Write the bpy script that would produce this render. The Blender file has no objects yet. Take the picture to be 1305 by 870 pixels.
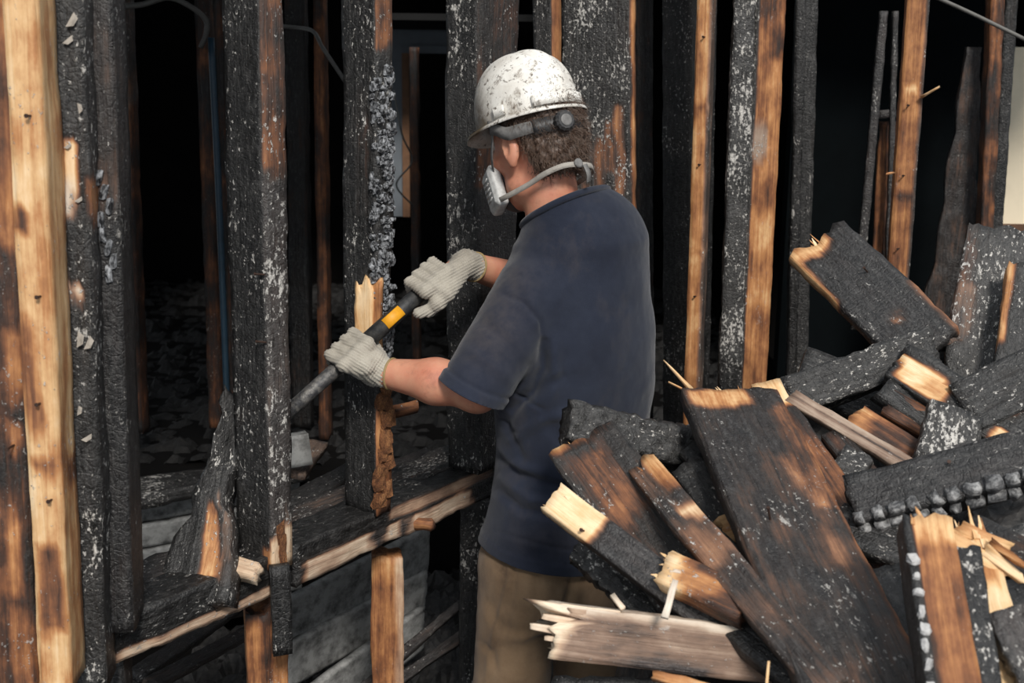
import bpy, bmesh, math, random
import numpy as np
from mathutils import Vector, Matrix

S = bpy.context.scene
C = S.collection
rng = random.Random(7)
nr = np.random.RandomState(11)

# ------------------------------------------------------------------ camera
FPX, PITCH, ROLL, HCAM = 1500.0, math.radians(12.2), math.radians(0.7), 1.9
fw = np.array([0, math.cos(PITCH), -math.sin(PITCH)])
_r0 = np.array([1.0, 0, 0]); _u0 = np.cross(_r0, fw)
rt = _r0 * math.cos(ROLL) + _u0 * math.sin(ROLL); up = np.cross(rt, fw)
CAM = np.array([0, 0, HCAM])
cd = bpy.data.cameras.new('camera'); cam = bpy.data.objects.new('camera', cd); C.objects.link(cam)
cam.matrix_world = Matrix(((rt[0], up[0], -fw[0], 0), (rt[1], up[1], -fw[1], 0), (rt[2], up[2], -fw[2], HCAM), (0, 0, 0, 1)))
cd.sensor_width = 36; cd.lens = FPX / 1305 * 36; cd.clip_start = 0.05; cd.clip_end = 100
cd.dof.use_dof = True; cd.dof.focus_distance = 2.5; cd.dof.aperture_fstop = 5.6
S.camera = cam

# ------------------------------------------------------------------ light
wd = bpy.data.worlds.new('sky'); S.world = wd; wd.use_nodes = True
bg = wd.node_tree.nodes['Background']; bg.inputs[0].default_value = (0.86, 0.93, 1.0, 1); bg.inputs[1].default_value = 0.75
def sun(name, src, energy, angle, col):
    l = bpy.data.lights.new(name, 'SUN'); l.energy = energy; l.angle = math.radians(angle); l.color = col
    o = bpy.data.objects.new(name, l); C.objects.link(o)
    o.rotation_euler = Vector(src).to_track_quat('Z', 'Y').to_euler(); o.location = Vector(src) * 3
    return o
sun('sun', (0.22, -1.0, 0.85), 3.0, 12, (1.0, 0.955, 0.89))
S.view_settings.view_transform = 'Standard'; S.view_settings.look = 'None'
S.view_settings.gamma = 1; S.view_settings.use_curve_mapping = False
S.view_settings.exposure = 0.15

# ------------------------------------------------------------------ helpers
def at(px, py, Y):
    d = fw + rt * (px - 652.5) / FPX - up * (py - 435) / FPX
    return CAM + d * (Y / d[1])
def pj(P):
    v = np.asarray(P, float) - CAM; z = v @ fw
    return np.stack([652.5 + FPX * (v @ rt) / z, 435 - FPX * (v @ up) / z], -1)
def unit(v):
    v = np.asarray(v, float); return v / np.linalg.norm(v)
def sm(a, b, x):
    t = np.clip((x - a) / (b - a), 0, 1); return t * t * (3 - 2 * t)
def _hash(i, j, k, s):
    h = (i.astype(np.int64) * 374761393 + j.astype(np.int64) * 668265263 + k.astype(np.int64) * 2147483647 + s * 1274126177) & 0xffffffff
    h = ((h ^ (h >> 13)) * 1274126177) & 0xffffffff
    h = h ^ (h >> 16)
    return (h & 0xffff) / 65535.0
def vn(P, scale=1.0, seed=0):
    """value noise in 0..1"""
    Q = np.asarray(P, float) * scale + 100.37
    I = np.floor(Q); F = Q - I; F = F * F * (3 - 2 * F); I = I.astype(np.int64)
    x, y, z = I[..., 0], I[..., 1], I[..., 2]; fx, fy, fz = F[..., 0], F[..., 1], F[..., 2]
    r = 0
    for a in (0, 1):
        for b in (0, 1):
            for c in (0, 1):
                w = (fx if a else 1 - fx) * (fy if b else 1 - fy) * (fz if c else 1 - fz)
                r = r + w * _hash(x + a, y + b, z + c, seed)
    return r
def fbm(P, scale, seed=0, o=3):
    r = 0; a = 0.5; t = 0
    for i in range(o):
        r = r + a * vn(P, scale * 2 ** i, seed + i * 17); t += a; a *= 0.5
    return r / t

def mesh(name, V, F, mat=None, smooth=True, attrs=None):
    me = bpy.data.meshes.new(name)
    V = np.asarray(V, float)
    me.from_pydata(V.tolist(), [], F if isinstance(F, list) else F.tolist())
    if smooth: me.shade_smooth()
    if attrs:
        for k, v in attrs.items():
            a = me.attributes.new(k, 'FLOAT', 'POINT'); a.data.foreach_set('value', np.asarray(v, np.float32))
    if mat: me.materials.append(mat)
    me.update()
    return me
def link(name, me, parent=None, M=None):
    o = bpy.data.objects.new(name, me); C.objects.link(o)
    if M is not None: o.matrix_world = M
    if parent is not None: o.parent = parent
    return o
def tag(o, label=None, cat=None, group=None, kind=None):
    if label: o['label'] = label
    if cat: o['category'] = cat
    if group: o['group'] = group
    if kind: o['kind'] = kind
    return o
def thing(name, loc, label, cat, group=None, kind=None):
    o = bpy.data.objects.new(name, None); C.objects.link(o); o.location = loc; o.empty_display_size = 0.05
    return tag(o, label, cat, group, kind)
def child(name, me, root):
    """a part given in world coordinates, under a thing that is only translated"""
    o = bpy.data.objects.new(name, me); C.objects.link(o); o.parent = root
    o.matrix_parent_inverse = Matrix.Translation(-Vector(root.location))
    return o

# ------------------------------------------------------------------ materials
class NT:
    def __init__(s, name):
        s.m = bpy.data.materials.new(name); s.m.use_nodes = True; s.t = s.m.node_tree
        s.b = s.t.nodes['Principled BSDF']
    def n(s, typ, **kw):
        nd = s.t.nodes.new(typ)
        for k, v in kw.items(): setattr(nd, k, v)
        return nd
    def l(s, a, b): s.t.links.new(a, b)
    def math(s, op, a, b=None, c=None, clamp=False):
        nd = s.n('ShaderNodeMath', operation=op); nd.use_clamp = clamp
        for i, v in enumerate((a, b, c)):
            if v is None: continue
            if isinstance(v, (int, float)): nd.inputs[i].default_value = v
            else: s.l(v, nd.inputs[i])
        return nd.outputs[0]
    def mix(s, f, a, b, typ='MIX'):
        nd = s.n('ShaderNodeMix', data_type='RGBA', blend_type=typ)
        for i, v in ((0, f), (6, a), (7, b)):
            if isinstance(v, (int, float)): nd.inputs[i].default_value = v
            elif isinstance(v, tuple): nd.inputs[i].default_value = v + (1,) if len(v) == 3 else v
            else: s.l(v, nd.inputs[i])
        return nd.outputs[2]
    def ramp(s, f, stops):
        nd = s.n('ShaderNodeValToRGB'); e = nd.color_ramp.elements
        while len(e) < len(stops): e.new(0.5)
        for el, (p, c) in zip(e, stops):
            el.position = p; el.color = (c if isinstance(c, tuple) else (c, c, c)) + (1,)
        s.l(f, nd.inputs[0]); return nd.outputs[0]
    def noise(s, vec, scale, detail=3, rough=0.55, dist=0):
        nd = s.n('ShaderNodeTexNoise'); nd.inputs['Scale'].default_value = scale
        nd.inputs['Detail'].default_value = detail; nd.inputs['Roughness'].default_value = rough; nd.inputs['Distortion'].default_value = dist
        if vec is not None: s.l(vec, nd.inputs['Vector'])
        return nd.outputs['Fac']
    def scaled(s, vec, sc):
        nd = s.n('ShaderNodeMapping'); nd.inputs['Scale'].default_value = sc; s.l(vec, nd.inputs[0]); return nd.outputs[0]
    def coords(s, rand=True):
        tc = s.n('ShaderNodeTexCoord').outputs['Object']
        if not rand: return tc
        oi = s.n('ShaderNodeObjectInfo').outputs['Random']
        v = s.n('ShaderNodeVectorMath', operation='MULTIPLY_ADD')
        cx = s.n('ShaderNodeCombineXYZ')
        for i in range(3): s.l(s.math('MULTIPLY', oi, 37.0 + 11 * i), cx.inputs[i])
        v.inputs[1].default_value = (1, 1, 1); s.l(tc, v.inputs[0]); s.l(cx.outputs[0], v.inputs[2])
        return v.outputs[0]
    def bump(s, h, strength, dist, normal=None):
        nd = s.n('ShaderNodeBump'); nd.inputs['Strength'].default_value = strength; nd.inputs['Distance'].default_value = dist
        s.l(h, nd.inputs['Height'])
        if normal is not None: s.l(normal, nd.inputs['Normal'])
        return nd.outputs[0]
    def attr(s, name): return s.n('ShaderNodeAttribute', attribute_name=name).outputs['Fac']
    def out(s, col=None, rough=None, nrm=None, **kw):
        for nm, v in (('Base Color', col), ('Roughness', rough), ('Normal', nrm)):
            if v is None: continue
            if isinstance(v, tuple): s.b.inputs[nm].default_value = v + (1,)
            elif isinstance(v, (int, float)): s.b.inputs[nm].default_value = v
            else: s.l(v, s.b.inputs[nm])
        for k, v in kw.items(): s.b.inputs[k.replace('_', ' ')].default_value = v
        return s.m
def srgb(r, g, b):
    f = lambda c: (c / 255 / 12.92) if c / 255 <= 0.04045 else ((c / 255 + 0.055) / 1.055) ** 2.4
    return (f(r), f(g), f(b))

def wood_material(name, spec=0.5):
    t = NT(name); v = t.coords()
    burn, ash, grey = t.attr('burn'), t.attr('ash'), t.attr('grey')
    gr = t.noise(t.scaled(v, (2.2, 55, 55)), 1.6, 5, 0.62, 0.4)          # grain along the board
    fg = t.noise(t.scaled(v, (9, 240, 240)), 1.0, 2, 0.5)
    blot = t.noise(t.scaled(v, (0.55, 1, 1)), 16, 6, 0.62)
    b1 = t.math('MULTIPLY_ADD', t.math('SUBTRACT', blot, 0.5), 0.75, burn)
    b2 = t.math('MULTIPLY_ADD', t.math('SUBTRACT', gr, 0.5), 0.42, b1)
    b3 = t.math('MULTIPLY_ADD', t.math('SUBTRACT', fg, 0.5), 0.12, b2, clamp=True)
    col = t.ramp(b3, [(0.0, srgb(240, 212, 172)), (0.16, srgb(218, 176, 126)), (0.30, srgb(180, 124, 76)), (0.44, srgb(126, 78, 46)),
                      (0.56, srgb(70, 42, 27)), (0.68, srgb(30, 24, 21)), (0.85, srgb(14, 14, 15)), (1.0, srgb(18, 18, 19))])
    wea = t.ramp(b3, [(0.0, srgb(226, 214, 198)), (0.3, srgb(172, 152, 134)), (0.5, srgb(126, 102, 86)), (0.72, srgb(60, 52, 50)), (1.0, srgb(40, 39, 40))])
    col = t.mix(grey, col, wea)
    sp1 = t.noise(t.scaled(v, (0.7, 1, 1)), 150, 3, 0.6)
    sp2 = t.noise(t.scaled(v, (0.5, 1, 1)), 60, 4, 0.65)
    pat = t.noise(v, 9, 3, 0.6)
    th = t.math('MULTIPLY_ADD', ash, -0.13, 0.695)
    s1 = t.math('MULTIPLY', t.math('SUBTRACT', t.math('MULTIPLY_ADD', t.math('SUBTRACT', pat, 0.5), 0.45, sp1), th), 16, clamp=True)
    s2 = t.math('MULTIPLY', t.math('SUBTRACT', t.math('MULTIPLY_ADD', t.math('SUBTRACT', pat, 0.5), 0.55, sp2), t.math('ADD', th, 0.035)), 14, clamp=True)
    s = t.math('MULTIPLY', t.math('MAXIMUM', s1, s2), t.math('MULTIPLY', ash, 2.2, clamp=True), clamp=True)
    col = t.mix(s, col, t.mix(sp2, srgb(150, 148, 146), srgb(225, 220, 212)))
    dust = t.math('MULTIPLY', t.math('MULTIPLY', t.noise(v, 5, 5, 0.7), ash), 0.16)
    col = t.mix(dust, col, srgb(170, 166, 162))
    char = t.math('MULTIPLY', t.math('SUBTRACT', b3, 0.55), 4, clamp=True)
    mot = t.noise(t.scaled(v, (0.35, 1, 1)), 110, 6, 0.75)
    col = t.mix(t.math('MULTIPLY', t.math('MULTIPLY', t.math('SUBTRACT', mot, 0.50), 5, clamp=True), t.math('MULTIPLY', char, 0.24)), col, srgb(128, 126, 124))
    col = t.mix(t.math('MULTIPLY', t.math('MULTIPLY', t.math('SUBTRACT', 0.47, mot), 7, clamp=True), t.math('MULTIPLY', char, 0.8)), col, srgb(9, 9, 9))
    vo = t.n('ShaderNodeTexVoronoi', feature='DISTANCE_TO_EDGE'); vo.inputs['Scale'].default_value = 70
    wv = t.n('ShaderNodeVectorMath', operation='ADD'); t.l(t.scaled(v, (0.9, 0.7, 0.7)), wv.inputs[0])
    nz = t.n('ShaderNodeTexNoise'); nz.inputs['Scale'].default_value = 30; t.l(v, nz.inputs['Vector'])
    sc = t.n('ShaderNodeVectorMath', operation='SCALE'); sc.inputs['Scale'].default_value = 0.02; t.l(nz.outputs['Color'], sc.inputs[0]); t.l(sc.outputs[0], wv.inputs[1])
    t.l(wv.outputs[0], vo.inputs['Vector'])
    crk = t.math('MULTIPLY', t.math('MULTIPLY', vo.outputs['Distance'], 9, clamp=True), char)
    fine = t.noise(v, 170, 4, 0.65)
    h = t.math('ADD', t.math('MULTIPLY', gr, 0.9), t.math('MULTIPLY', fg, 0.25))
    h = t.math('ADD', h, t.math('MULTIPLY', crk, 0.16))
    h = t.math('ADD', h, t.math('MULTIPLY', t.math('MULTIPLY', fine, char), 0.8))
    h = t.math('ADD', h, t.math('MULTIPLY', s, 0.5))
    nrm = t.bump(h, 0.9, 0.004)
    rg = t.math('MULTIPLY_ADD', t.noise(v, 40, 4, 0.6), 0.5, 0.2)
    rough = t.mix(char, (0.72, 0.72, 0.72), t.ramp(rg, [(0, 0.22), (1, 0.7)]))
    rough = t.mix(s, rough, (0.85, 0.85, 0.85))
    return t.out(col, rough, nrm, Specular_IOR_Level=spec)
WOOD = wood_material('charred_lumber')

def plain(name, col, rough=0.6, nscale=30, namt=0.25, bump=0.0, bscale=120, metal=0, col2=None, det=5, rand=True, spec=.5):
    t = NT(name); v = t.coords(rand)
    n = t.noise(v, nscale, det, 0.65)
    c2 = col2 or tuple(c * 0.35 for c in col)
    f = t.ramp(n, [(0.42, 0.0), (0.7, 1.0)])
    c = t.mix(t.math('MULTIPLY', f, namt), col, c2)
    nrm = t.bump(t.noise(v, bscale, 4, 0.6), bump, 0.003) if bump else None
    return t.out(c, rough, nrm, Metallic=metal, Specular_IOR_Level=spec)
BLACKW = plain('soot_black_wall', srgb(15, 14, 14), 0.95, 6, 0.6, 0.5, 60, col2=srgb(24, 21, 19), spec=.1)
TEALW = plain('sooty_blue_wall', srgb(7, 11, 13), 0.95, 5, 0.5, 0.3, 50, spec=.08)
GREYW = plain('smoke_grey_plaster', srgb(104, 110, 116), 0.85, 8, 0.35, 0.1, 60)
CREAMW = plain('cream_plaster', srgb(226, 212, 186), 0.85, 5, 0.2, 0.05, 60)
RUBBLE = plain('char_rubble', srgb(24, 23, 23), 0.65, 55, 0.5, 1.0, 90, col2=srgb(84, 80, 77))
SIDING = plain('sooty_white_paint', srgb(150, 150, 148), 0.7, 26, 0.85, 0.4, 80, col2=srgb(46, 45, 44))
CABLE = plain('grey_cable', srgb(98, 96, 92), 0.6, 40, 0.4, 0.2)
BLUEP = plain('blue_pipe', srgb(38, 62, 78), 0.5, 30, 0.4)
STEEL = plain('worn_dark_steel', srgb(66, 66, 68), 0.5, 70, 0.8, 0.5, 260, metal=0.35, col2=srgb(136, 132, 126))
GRIP = plain('black_rubber_grip', srgb(34, 35, 37), 0.55, 60, 0.5, 0.3, 200, col2=srgb(80, 78, 74))
YELLOW = plain('amber_label', srgb(226, 158, 30), 0.55, 60, 0.3, col2=srgb(140, 90, 20))
NAILM = plain('rusty_nail', srgb(70, 52, 44), 0.6, 90, 0.5, metal=0.5)

# ------------------------------------------------------------------ boards
def lattice(nx, ny, nz):
    """closed box surface lattice: integer coords of vertices and quads"""
    idx = {}; V = []; F = []
    def g(i, j, k):
        key = (i, j, k)
        if key not in idx: idx[key] = len(V); V.append(key)
        return idx[key]
    for i in range(nx):
        for j in range(ny):
            F.append((g(i, j, nz), g(i + 1, j, nz), g(i + 1, j + 1, nz), g(i, j + 1, nz)))
            F.append((g(i, j, 0), g(i, j + 1, 0), g(i + 1, j + 1, 0), g(i + 1, j, 0)))
        for k in range(nz):
            F.append((g(i, 0, k), g(i + 1, 0, k), g(i + 1, 0, k + 1), g(i, 0, k + 1)))
            F.append((g(i, ny, k), g(i, ny, k + 1), g(i + 1, ny, k + 1), g(i + 1, ny, k)))
    for j in range(ny):
        for k in range(nz):
            F.append((g(0, j, k), g(0, j, k + 1), g(0, j + 1, k + 1), g(0, j + 1, k)))
            F.append((g(nx, j, k), g(nx, j + 1, k), g(nx, j + 1, k + 1), g(nx, j, k + 1)))
    return np.array(V, float), F
_seed = [0]
BOARDS = []
def board_mesh(L, W, T, burn=0.9, patches=(), ash=0.3, grey=0.0, jag=(0, 0), rough=0.003, step=0.02, alli=0.0, alli_s=0.03,
               var=0.12, bow=0.0, notch=(), taper=None, wave=0.0, mat=None, ystep=0.011, name='board', ext=0.0):
    _seed[0] += 1; sd = _seed[0] * 31
    if max(jag) > 0 : ystep = min(ystep, W / 9)
    nx = max(2, min(90, int((L + ext) / step))); ny = max(3, min(22, int(round(W / ystep)))); nz = max(2, min(8, int(round(T / 0.014))))
    I, F = lattice(nx, ny, nz)
    u = I[:, 0] / nx; vv = I[:, 1] / ny * 2 - 1; ww = I[:, 2] / nz * 2 - 1
    X = u * (L + ext) - ext; Y = vv * W / 2; Z = ww * T / 2
    if taper is not None:
        tw = np.interp(u, [0, 1], taper); Y = Y * tw
    # jagged ends: shards along the grain
    off = np.array([sd * 1.3, 0, 0])
    def shard(s):
        P = np.stack([np.full_like(Y, s * 7.7 + sd), Y * 1.0, Z * 0.6], -1)
        a = vn(P, 70, sd + s); b = vn(P, 160, sd + s + 5); c = vn(P, 22, sd + s + 9)
        return 0.55 * c + 0.45 * a + 0.45 * b * b
    if jag[0]:
        k = np.clip(1 - X / max(0.12, jag[0] * 2.2), 0, 1); X = X + (shard(1) - .35) * jag[0] * k
    if jag[1]:
        k = np.clip(1 - (L - X) / max(0.12, jag[1] * 2.2), 0, 1); X = X - (shard(2) - .35) * jag[1] * k
    P = np.stack([X, Y, Z], -1)
    d = (fbm(P + off, 38, sd, 3) - 0.5) * 2 * rough + (fbm(P + off, 9, sd + 3, 2) - 0.5) * 3 * rough
    if alli:
        w1 = (fbm(P + off, 20, sd + 8, 2) - 0.5) * 0.9
        gx = np.abs(((P[:, 0] / alli_s + w1 * 1.2 + np.floor((P[:, 1] + P[:, 2]) / alli_s) * 0.37) % 1) - 0.5) * 2
        gy = np.abs((((P[:, 1] + P[:, 2]) / (alli_s * 1.1) + w1) % 1) - 0.5) * 2
        g = np.maximum(gx, gy)
        d = d + alli * (0.5 - g ** 4 + 0.5 * (vn(P + off, 45, sd + 77) - 0.5))
    # direction of displacement: outwards
    ny_ = np.where(np.abs(vv) > 0.999, np.sign(vv), vv * 0.15); nz_ = np.where(np.abs(ww) > 0.999, np.sign(ww), ww * 0.15)
    nl = np.sqrt(ny_ ** 2 + nz_ ** 2) + 1e-6
    P[:, 1] += d * ny_ / nl; P[:, 2] += d * nz_ / nl
    for (n0, n1, side, dep) in notch:      # bites out of an edge
        m = sm(n0 - 0.02, n0 + 0.01, X) * (1 - sm(n1 - 0.01, n1 + 0.02, X)) * np.clip(side * vv, 0, 1)
        P[:, 1] -= side * dep * m * (0.6 + 0.8 * vn(P + off, 40, sd + 5))
    if wave:
        P[:, 1] += (fbm(np.stack([X, X * 0 + sd, X * 0], -1), 6, sd, 2) - 0.5) * wave
    if bow: P[:, 2] += bow * (1 - (2 * u - 1) ** 2)
    b = burn + (fbm(P + off, 5, sd + 21, 3) - 0.5) * 2 * var
    A = np.full(len(b), ash)
    G = np.full(len(b), grey)
    for p in patches:
        u0, u1, v0, v1, val = p[:5]; side = p[5] if len(p) > 5 else None
        if ext and u0 <= 0.04: u0 = -9
        wob = (fbm(P + off, 14, sd + 40, 2) - 0.5) * 0.09
        m = sm(u0 - 0.012, u0 + 0.012, X + wob) * (1 - sm(u1 - 0.012, u1 + 0.012, X + wob)) * sm(v0 - 0.12, v0 + 0.12, vv + wob * 3) * (1 - sm(v1 - 0.12, v1 + 0.12, vv + wob * 3))
        if side == '+y': m = m * (vv > 0.99)
        if side == '-y': m = m * (vv < -0.99)
        if side == '+z': m = m * (ww > 0.99)
        if side == '-z': m = m * (ww < -0.99)
        if len(p) > 6: A = A * (1 - m) + p[6] * m
        if len(p) > 7: G = G * (1 - m) + p[7] * m
        b = b * (1 - m) + val * m
    me = mesh(name, P, F, mat or WOOD, True, {'burn': np.clip(b, 0, 1), 'ash': A, 'grey': G})
    return me
def frame_m(A, B, nrm):
    x = unit(B - A); z = np.asarray(nrm, float); z = unit(z - x * (z @ x)); y = np.cross(z, x)
    M = Matrix(((x[0], y[0], z[0], A[0]), (x[1], y[1], z[1], A[1]), (x[2], y[2], z[2], A[2]), (0, 0, 0, 1)))
    return M, x, y, z
def board(name, A, B, wpx=None, T=0.04, nrm=(0, -0.6, 0.8), label=None, cat='board', group=None, parent=None, W=None, flush=True, kind=None, pile=False, **kw):
    """A, B: centre line of the visible face in world space; wpx: its apparent width"""
    A = np.array(A, float); B = np.array(B, float)
    M, x, y, z = frame_m(A, B, nrm)
    if W is None:
        mid = (A + B) / 2; p0 = pj(mid); ax = unit(pj(mid + x * 0.01) - p0); e = (pj(mid + y * 0.01) - p0) / 0.01
        W = wpx / abs(e[0] * ax[1] - e[1] * ax[0])
    if flush:
        A = A - z * T / 2; B = B - z * T / 2; M.translation = Vector(A)
    L = float(np.linalg.norm(B - A))
    if cat in ('stud', 'post', 'plank') and not pile and A[2] > 1.9: kw['ext'] = (2.615 - A[2]) / max(.5, -x[2])
    me = board_mesh(L, W, T, name=name, **kw)
    o = bpy.data.objects.new(name, me); C.objects.link(o)
    if parent is not None:
        o.parent = parent; o.matrix_parent_inverse = Matrix.Translation(-Vector(parent.location)) if parent.type == 'EMPTY' else MW[parent.name].inverted()
        o.matrix_basis = M
    else:
        o.matrix_world = M
    MW[o.name] = M
    if label and parent is None: tag(o, label, cat, group, kind)
    elif label: o['label'] = label
    o['_d'] = 0; del o['_d']
    DIM[o.name] = (L, W, T)
    if pile: BOARDS.append((A, B, y, z, W, T))
    return o
MW = {}; DIM = {}
def splinter_mesh(l, w, t, burn, seed):
    r = np.random.RandomState(seed); n = 5; V = []; 
    dy = r.uniform(-1, 1) * w; dz = r.uniform(-0.4, 0.8) * w
    for i in range(n):
        s = i / (n - 1); k = (1 - s) ** 0.7
        for a, b in ((-1, -1), (1, -1), (1, 1), (-1, 1)):
            V.append((s * l, a * w / 2 * k + dy * s * s + r.uniform(-1, 1) * w * 0.12, b * t / 2 * k + dz * s * s))
    F = [(0, 3, 2, 1)]
    for i in range(n - 1):
        for j in range(4):
            a = i * 4 + j; b = i * 4 + (j + 1) % 4; F.append((a, b, b + 4, a + 4))
    V = np.array(V)
    return mesh('splinter', V, F, WOOD, False, {'burn': np.full(len(V), burn), 'ash': np.full(len(V), 0.05), 'grey': np.zeros(len(V))})
def splinters(o, end, n, lmin=0.02, lmax=0.06, burn=0.1, wmax=0.012, back=0.02):
    """loose shards standing out of a broken end; children of the board"""
    L, W, T = DIM[o.name]
    for i in range(n):
        me = splinter_mesh(rng.uniform(lmin, lmax) * .75, rng.uniform(0.003, wmax) * .8, rng.uniform(0.002, 0.005), min(1, max(0, burn + rng.uniform(-.08, .12))), rng.randrange(9999))
        s = bpy.data.objects.new('splinter', me); C.objects.link(s); s.parent = o
        y = rng.uniform(-0.46, 0.46) * W; z = rng.uniform(-0.4, 0.5) * T
        if end == 'A': s.matrix_basis = Matrix.Translation((back + rng.uniform(0, 0.02), y, z)) @ Matrix.Rotation(math.pi + rng.uniform(-.25, .25), 4, 'Z') @ Matrix.Rotation(rng.uniform(-.2, .2), 4, 'Y')
        else: s.matrix_basis = Matrix.Translation((L - back - rng.uniform(0, 0.02), y, z)) @ Matrix.Rotation(rng.uniform(-.25, .25), 4, 'Z') @ Matrix.Rotation(rng.uniform(-.2, .2), 4, 'Y')
def nail(o, u, v, h=0.03, lean=0.3):
    L, W, T = DIM[o.name]
    bm = bmesh.new(); bmesh.ops.create_cone(bm, segments=6, radius1=0.0018, radius2=0.0018, depth=h, cap_ends=True)
    bmesh.ops.create_cone(bm, segments=8, radius1=0.0032, radius2=0.0032, depth=0.002, cap_ends=True, matrix=Matrix.Translation((0, 0, h / 2)))
    me = bpy.data.meshes.new('nail'); bm.to_mesh(me); bm.free(); me.materials.append(NAILM)
    s = bpy.data.objects.new('nail', me); C.objects.link(s); s.parent = o
    s.matrix_basis = Matrix.Translation((u * L, v * W / 2, T / 2 + h * 0.3)) @ Matrix.Rotation(lean, 4, 'X')
def block_meshes(n, burn, ash, seed, name='char_block', grey=0.0, mat=None, box=.6):
    out = []
    I, F = lattice(2, 2, 2)
    for i in range(n):
        r = np.random.RandomState(seed + i); P = I - 1.0
        P = P / np.maximum(1, np.linalg.norm(P, axis=1, keepdims=True)) ** box * 0.5
        P = P * (1 + r.uniform(-0.3, 0.3, P.shape))
        out.append(mesh(name, P, F, mat or WOOD, name == 'char_block' and box < .5, {'burn': np.clip(burn + r.uniform(-.08, .08, len(P)), 0, 1), 'ash': np.full(len(P), ash), 'grey': np.full(len(P), grey)}))
    return out
SILV = plain('silvery_char', srgb(22, 22, 24), 0.30, 1.9, 1.0, 0.8, 4, col2=srgb(176, 178, 182))
BLIS = plain('pale_blistered_char', srgb(60, 60, 61), 0.5, 1.6, 0.9, 0.8, 4, col2=srgb(176, 175, 174))
CHARB = block_meshes(8, 0.95, 0.9, 100, 'char_block', .5, SILV)
ORANB = block_meshes(5, 0.42, 0.1, 200, 'wood_block')
WHB = block_meshes(4, 0.75, 0.9, 300, 'char_block', 0.9, plain('white_ash_crust', srgb(186, 184, 182), .8, 1.5, .7, .6, 4, col2=srgb(90, 90, 92)), .6)
def blocks(o, meshes, spots, name):
    """spots: (u metres, y metres, z metres, (sx, sy, sz)) in board space"""
    for (a, b, c, s) in spots:
        k = bpy.data.objects.new(name, rng.choice(meshes)); C.objects.link(k); k.parent = o
        k.matrix_basis = Matrix.Translation((a, b, c)) @ Matrix.Rotation(rng.uniform(-.3, .3), 4, 'Z') @ Matrix.Diagonal((s[0], s[1], s[2], 1))
def tube(name, pts, rad, mat, parent=None, n=8, label=None, cat=None, group=None, caps=True):
    P = np.array(pts, float)
    # smooth polyline (Catmull-Rom)
    if len(P) > 2:
        Q = []
        E_ = np.vstack([2 * P[0] - P[1], P, 2 * P[-1] - P[-2]])
        for i in range(1, len(E_) - 2):
            for s in np.linspace(0, 1, 6, endpoint=False):
                a, b, c, d = E_[i - 1:i + 3]
                Q.append(0.5 * ((2 * b) + (-a + c) * s + (2 * a - 5 * b + 4 * c - d) * s * s + (-a + 3 * b - 3 * c + d) * s ** 3))
        Q.append(P[-1]); P = np.array(Q)
    V = []; F = []
    m = len(P); R = np.interp(np.linspace(0, 1, m), np.linspace(0, 1, len(np.atleast_1d(rad))), np.atleast_1d(rad)) if np.ndim(rad) else np.full(m, rad)
    ref = np.array([0.13, 0.2, 1.0])
    for i in range(m):
        tdir = unit(P[min(i + 1, m - 1)] - P[max(i - 1, 0)])
        if abs(tdir @ unit(ref)) > 0.95: ref = np.array([1.0, 0.1, 0.2])
        a = unit(np.cross(tdir, ref)); b = np.cross(tdir, a)
        for j in range(n):
            th = 2 * math.pi * j / n; V.append(P[i] + R[i] * (a * math.cos(th) + b * math.sin(th)))
    for i in range(m - 1):
        for j in range(n):
            a = i * n + j; b = i * n + (j + 1) % n; F.append((a, a + n, b + n, b))
    if caps: F.append(tuple(range(n))); F.append(tuple(reversed(range((m - 1) * n, m * n))))
    O = P[len(P) // 2]
    me = mesh(name, np.array(V) - (O if parent is None else 0), F, mat)
    if parent is not None: return child(name, me, parent)
    o = link(name, me); o.location = O
    return tag(o, label, cat, group)

def slab(name, P, thick, mat, kind='structure', n=None):
    """a flat polygon (world points) given thickness along its normal"""
    P = [np.array(p, float) for p in P]; nn = unit(np.cross(P[1] - P[0], P[2] - P[1])) if n is None else np.array(n)
    V = P + [p - nn * thick for p in P]; k = len(P)
    F = [tuple(range(k)), tuple(reversed(range(k, 2 * k)))] + [(i, i + k, (i + 1) % k + k, (i + 1) % k) for i in range(k)]
    F[2:] = [tuple(reversed(f)) for f in F[2:]] if False else F[2:]
    o = link(name, mesh(name, V, F, mat, False)); o['kind'] = kind; return o

# ------------------------------------------------------------------ structure
Wd = np.array([0.5806, 0.8142, 0]); Wn = np.array([0.8142, -0.5806, 0]); W0 = np.array([-0.682, 1.9, 0])
def wl(t, off=0, z=0): return W0 + Wd * t - Wn * off + np.array([0, 0, z])
def grid_floor(name, corner, ux, uy, nx, ny, amp, sc, mat, kind='structure', seed=3, base=None):
    ux = np.array(ux, float); uy = np.array(uy, float)
    I, J = np.meshgrid(np.linspace(0, 1, nx), np.linspace(0, 1, ny), indexing='ij')
    P = np.array(corner, float) + I[..., None] * ux + J[..., None] * uy
    q = np.round(P * sc * 3) / (sc * 3)
    P[..., 2] += (fbm(P, sc, seed, 4) - 0.3) * amp + (vn(q, sc * 2.5, seed) - 0.5) * amp * 0.5
    if base is not None: P[..., 2] += base(P)
    idx = np.arange(nx * ny).reshape(nx, ny)
    F = np.stack([idx[:-1, :-1], idx[1:, :-1], idx[1:, 1:], idx[:-1, 1:]], -1).reshape(-1, 4)
    o = link(name, mesh(name, P.reshape(-1, 3), F, mat, False)); o['kind'] = kind
    return o
ground = slab('floor', [(-3.4, -3, 0), (3.4, -3, 0), (3.4, 8.2, 0), (-3.4, 8.2, 0)], 0.1, BLACKW)
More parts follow.
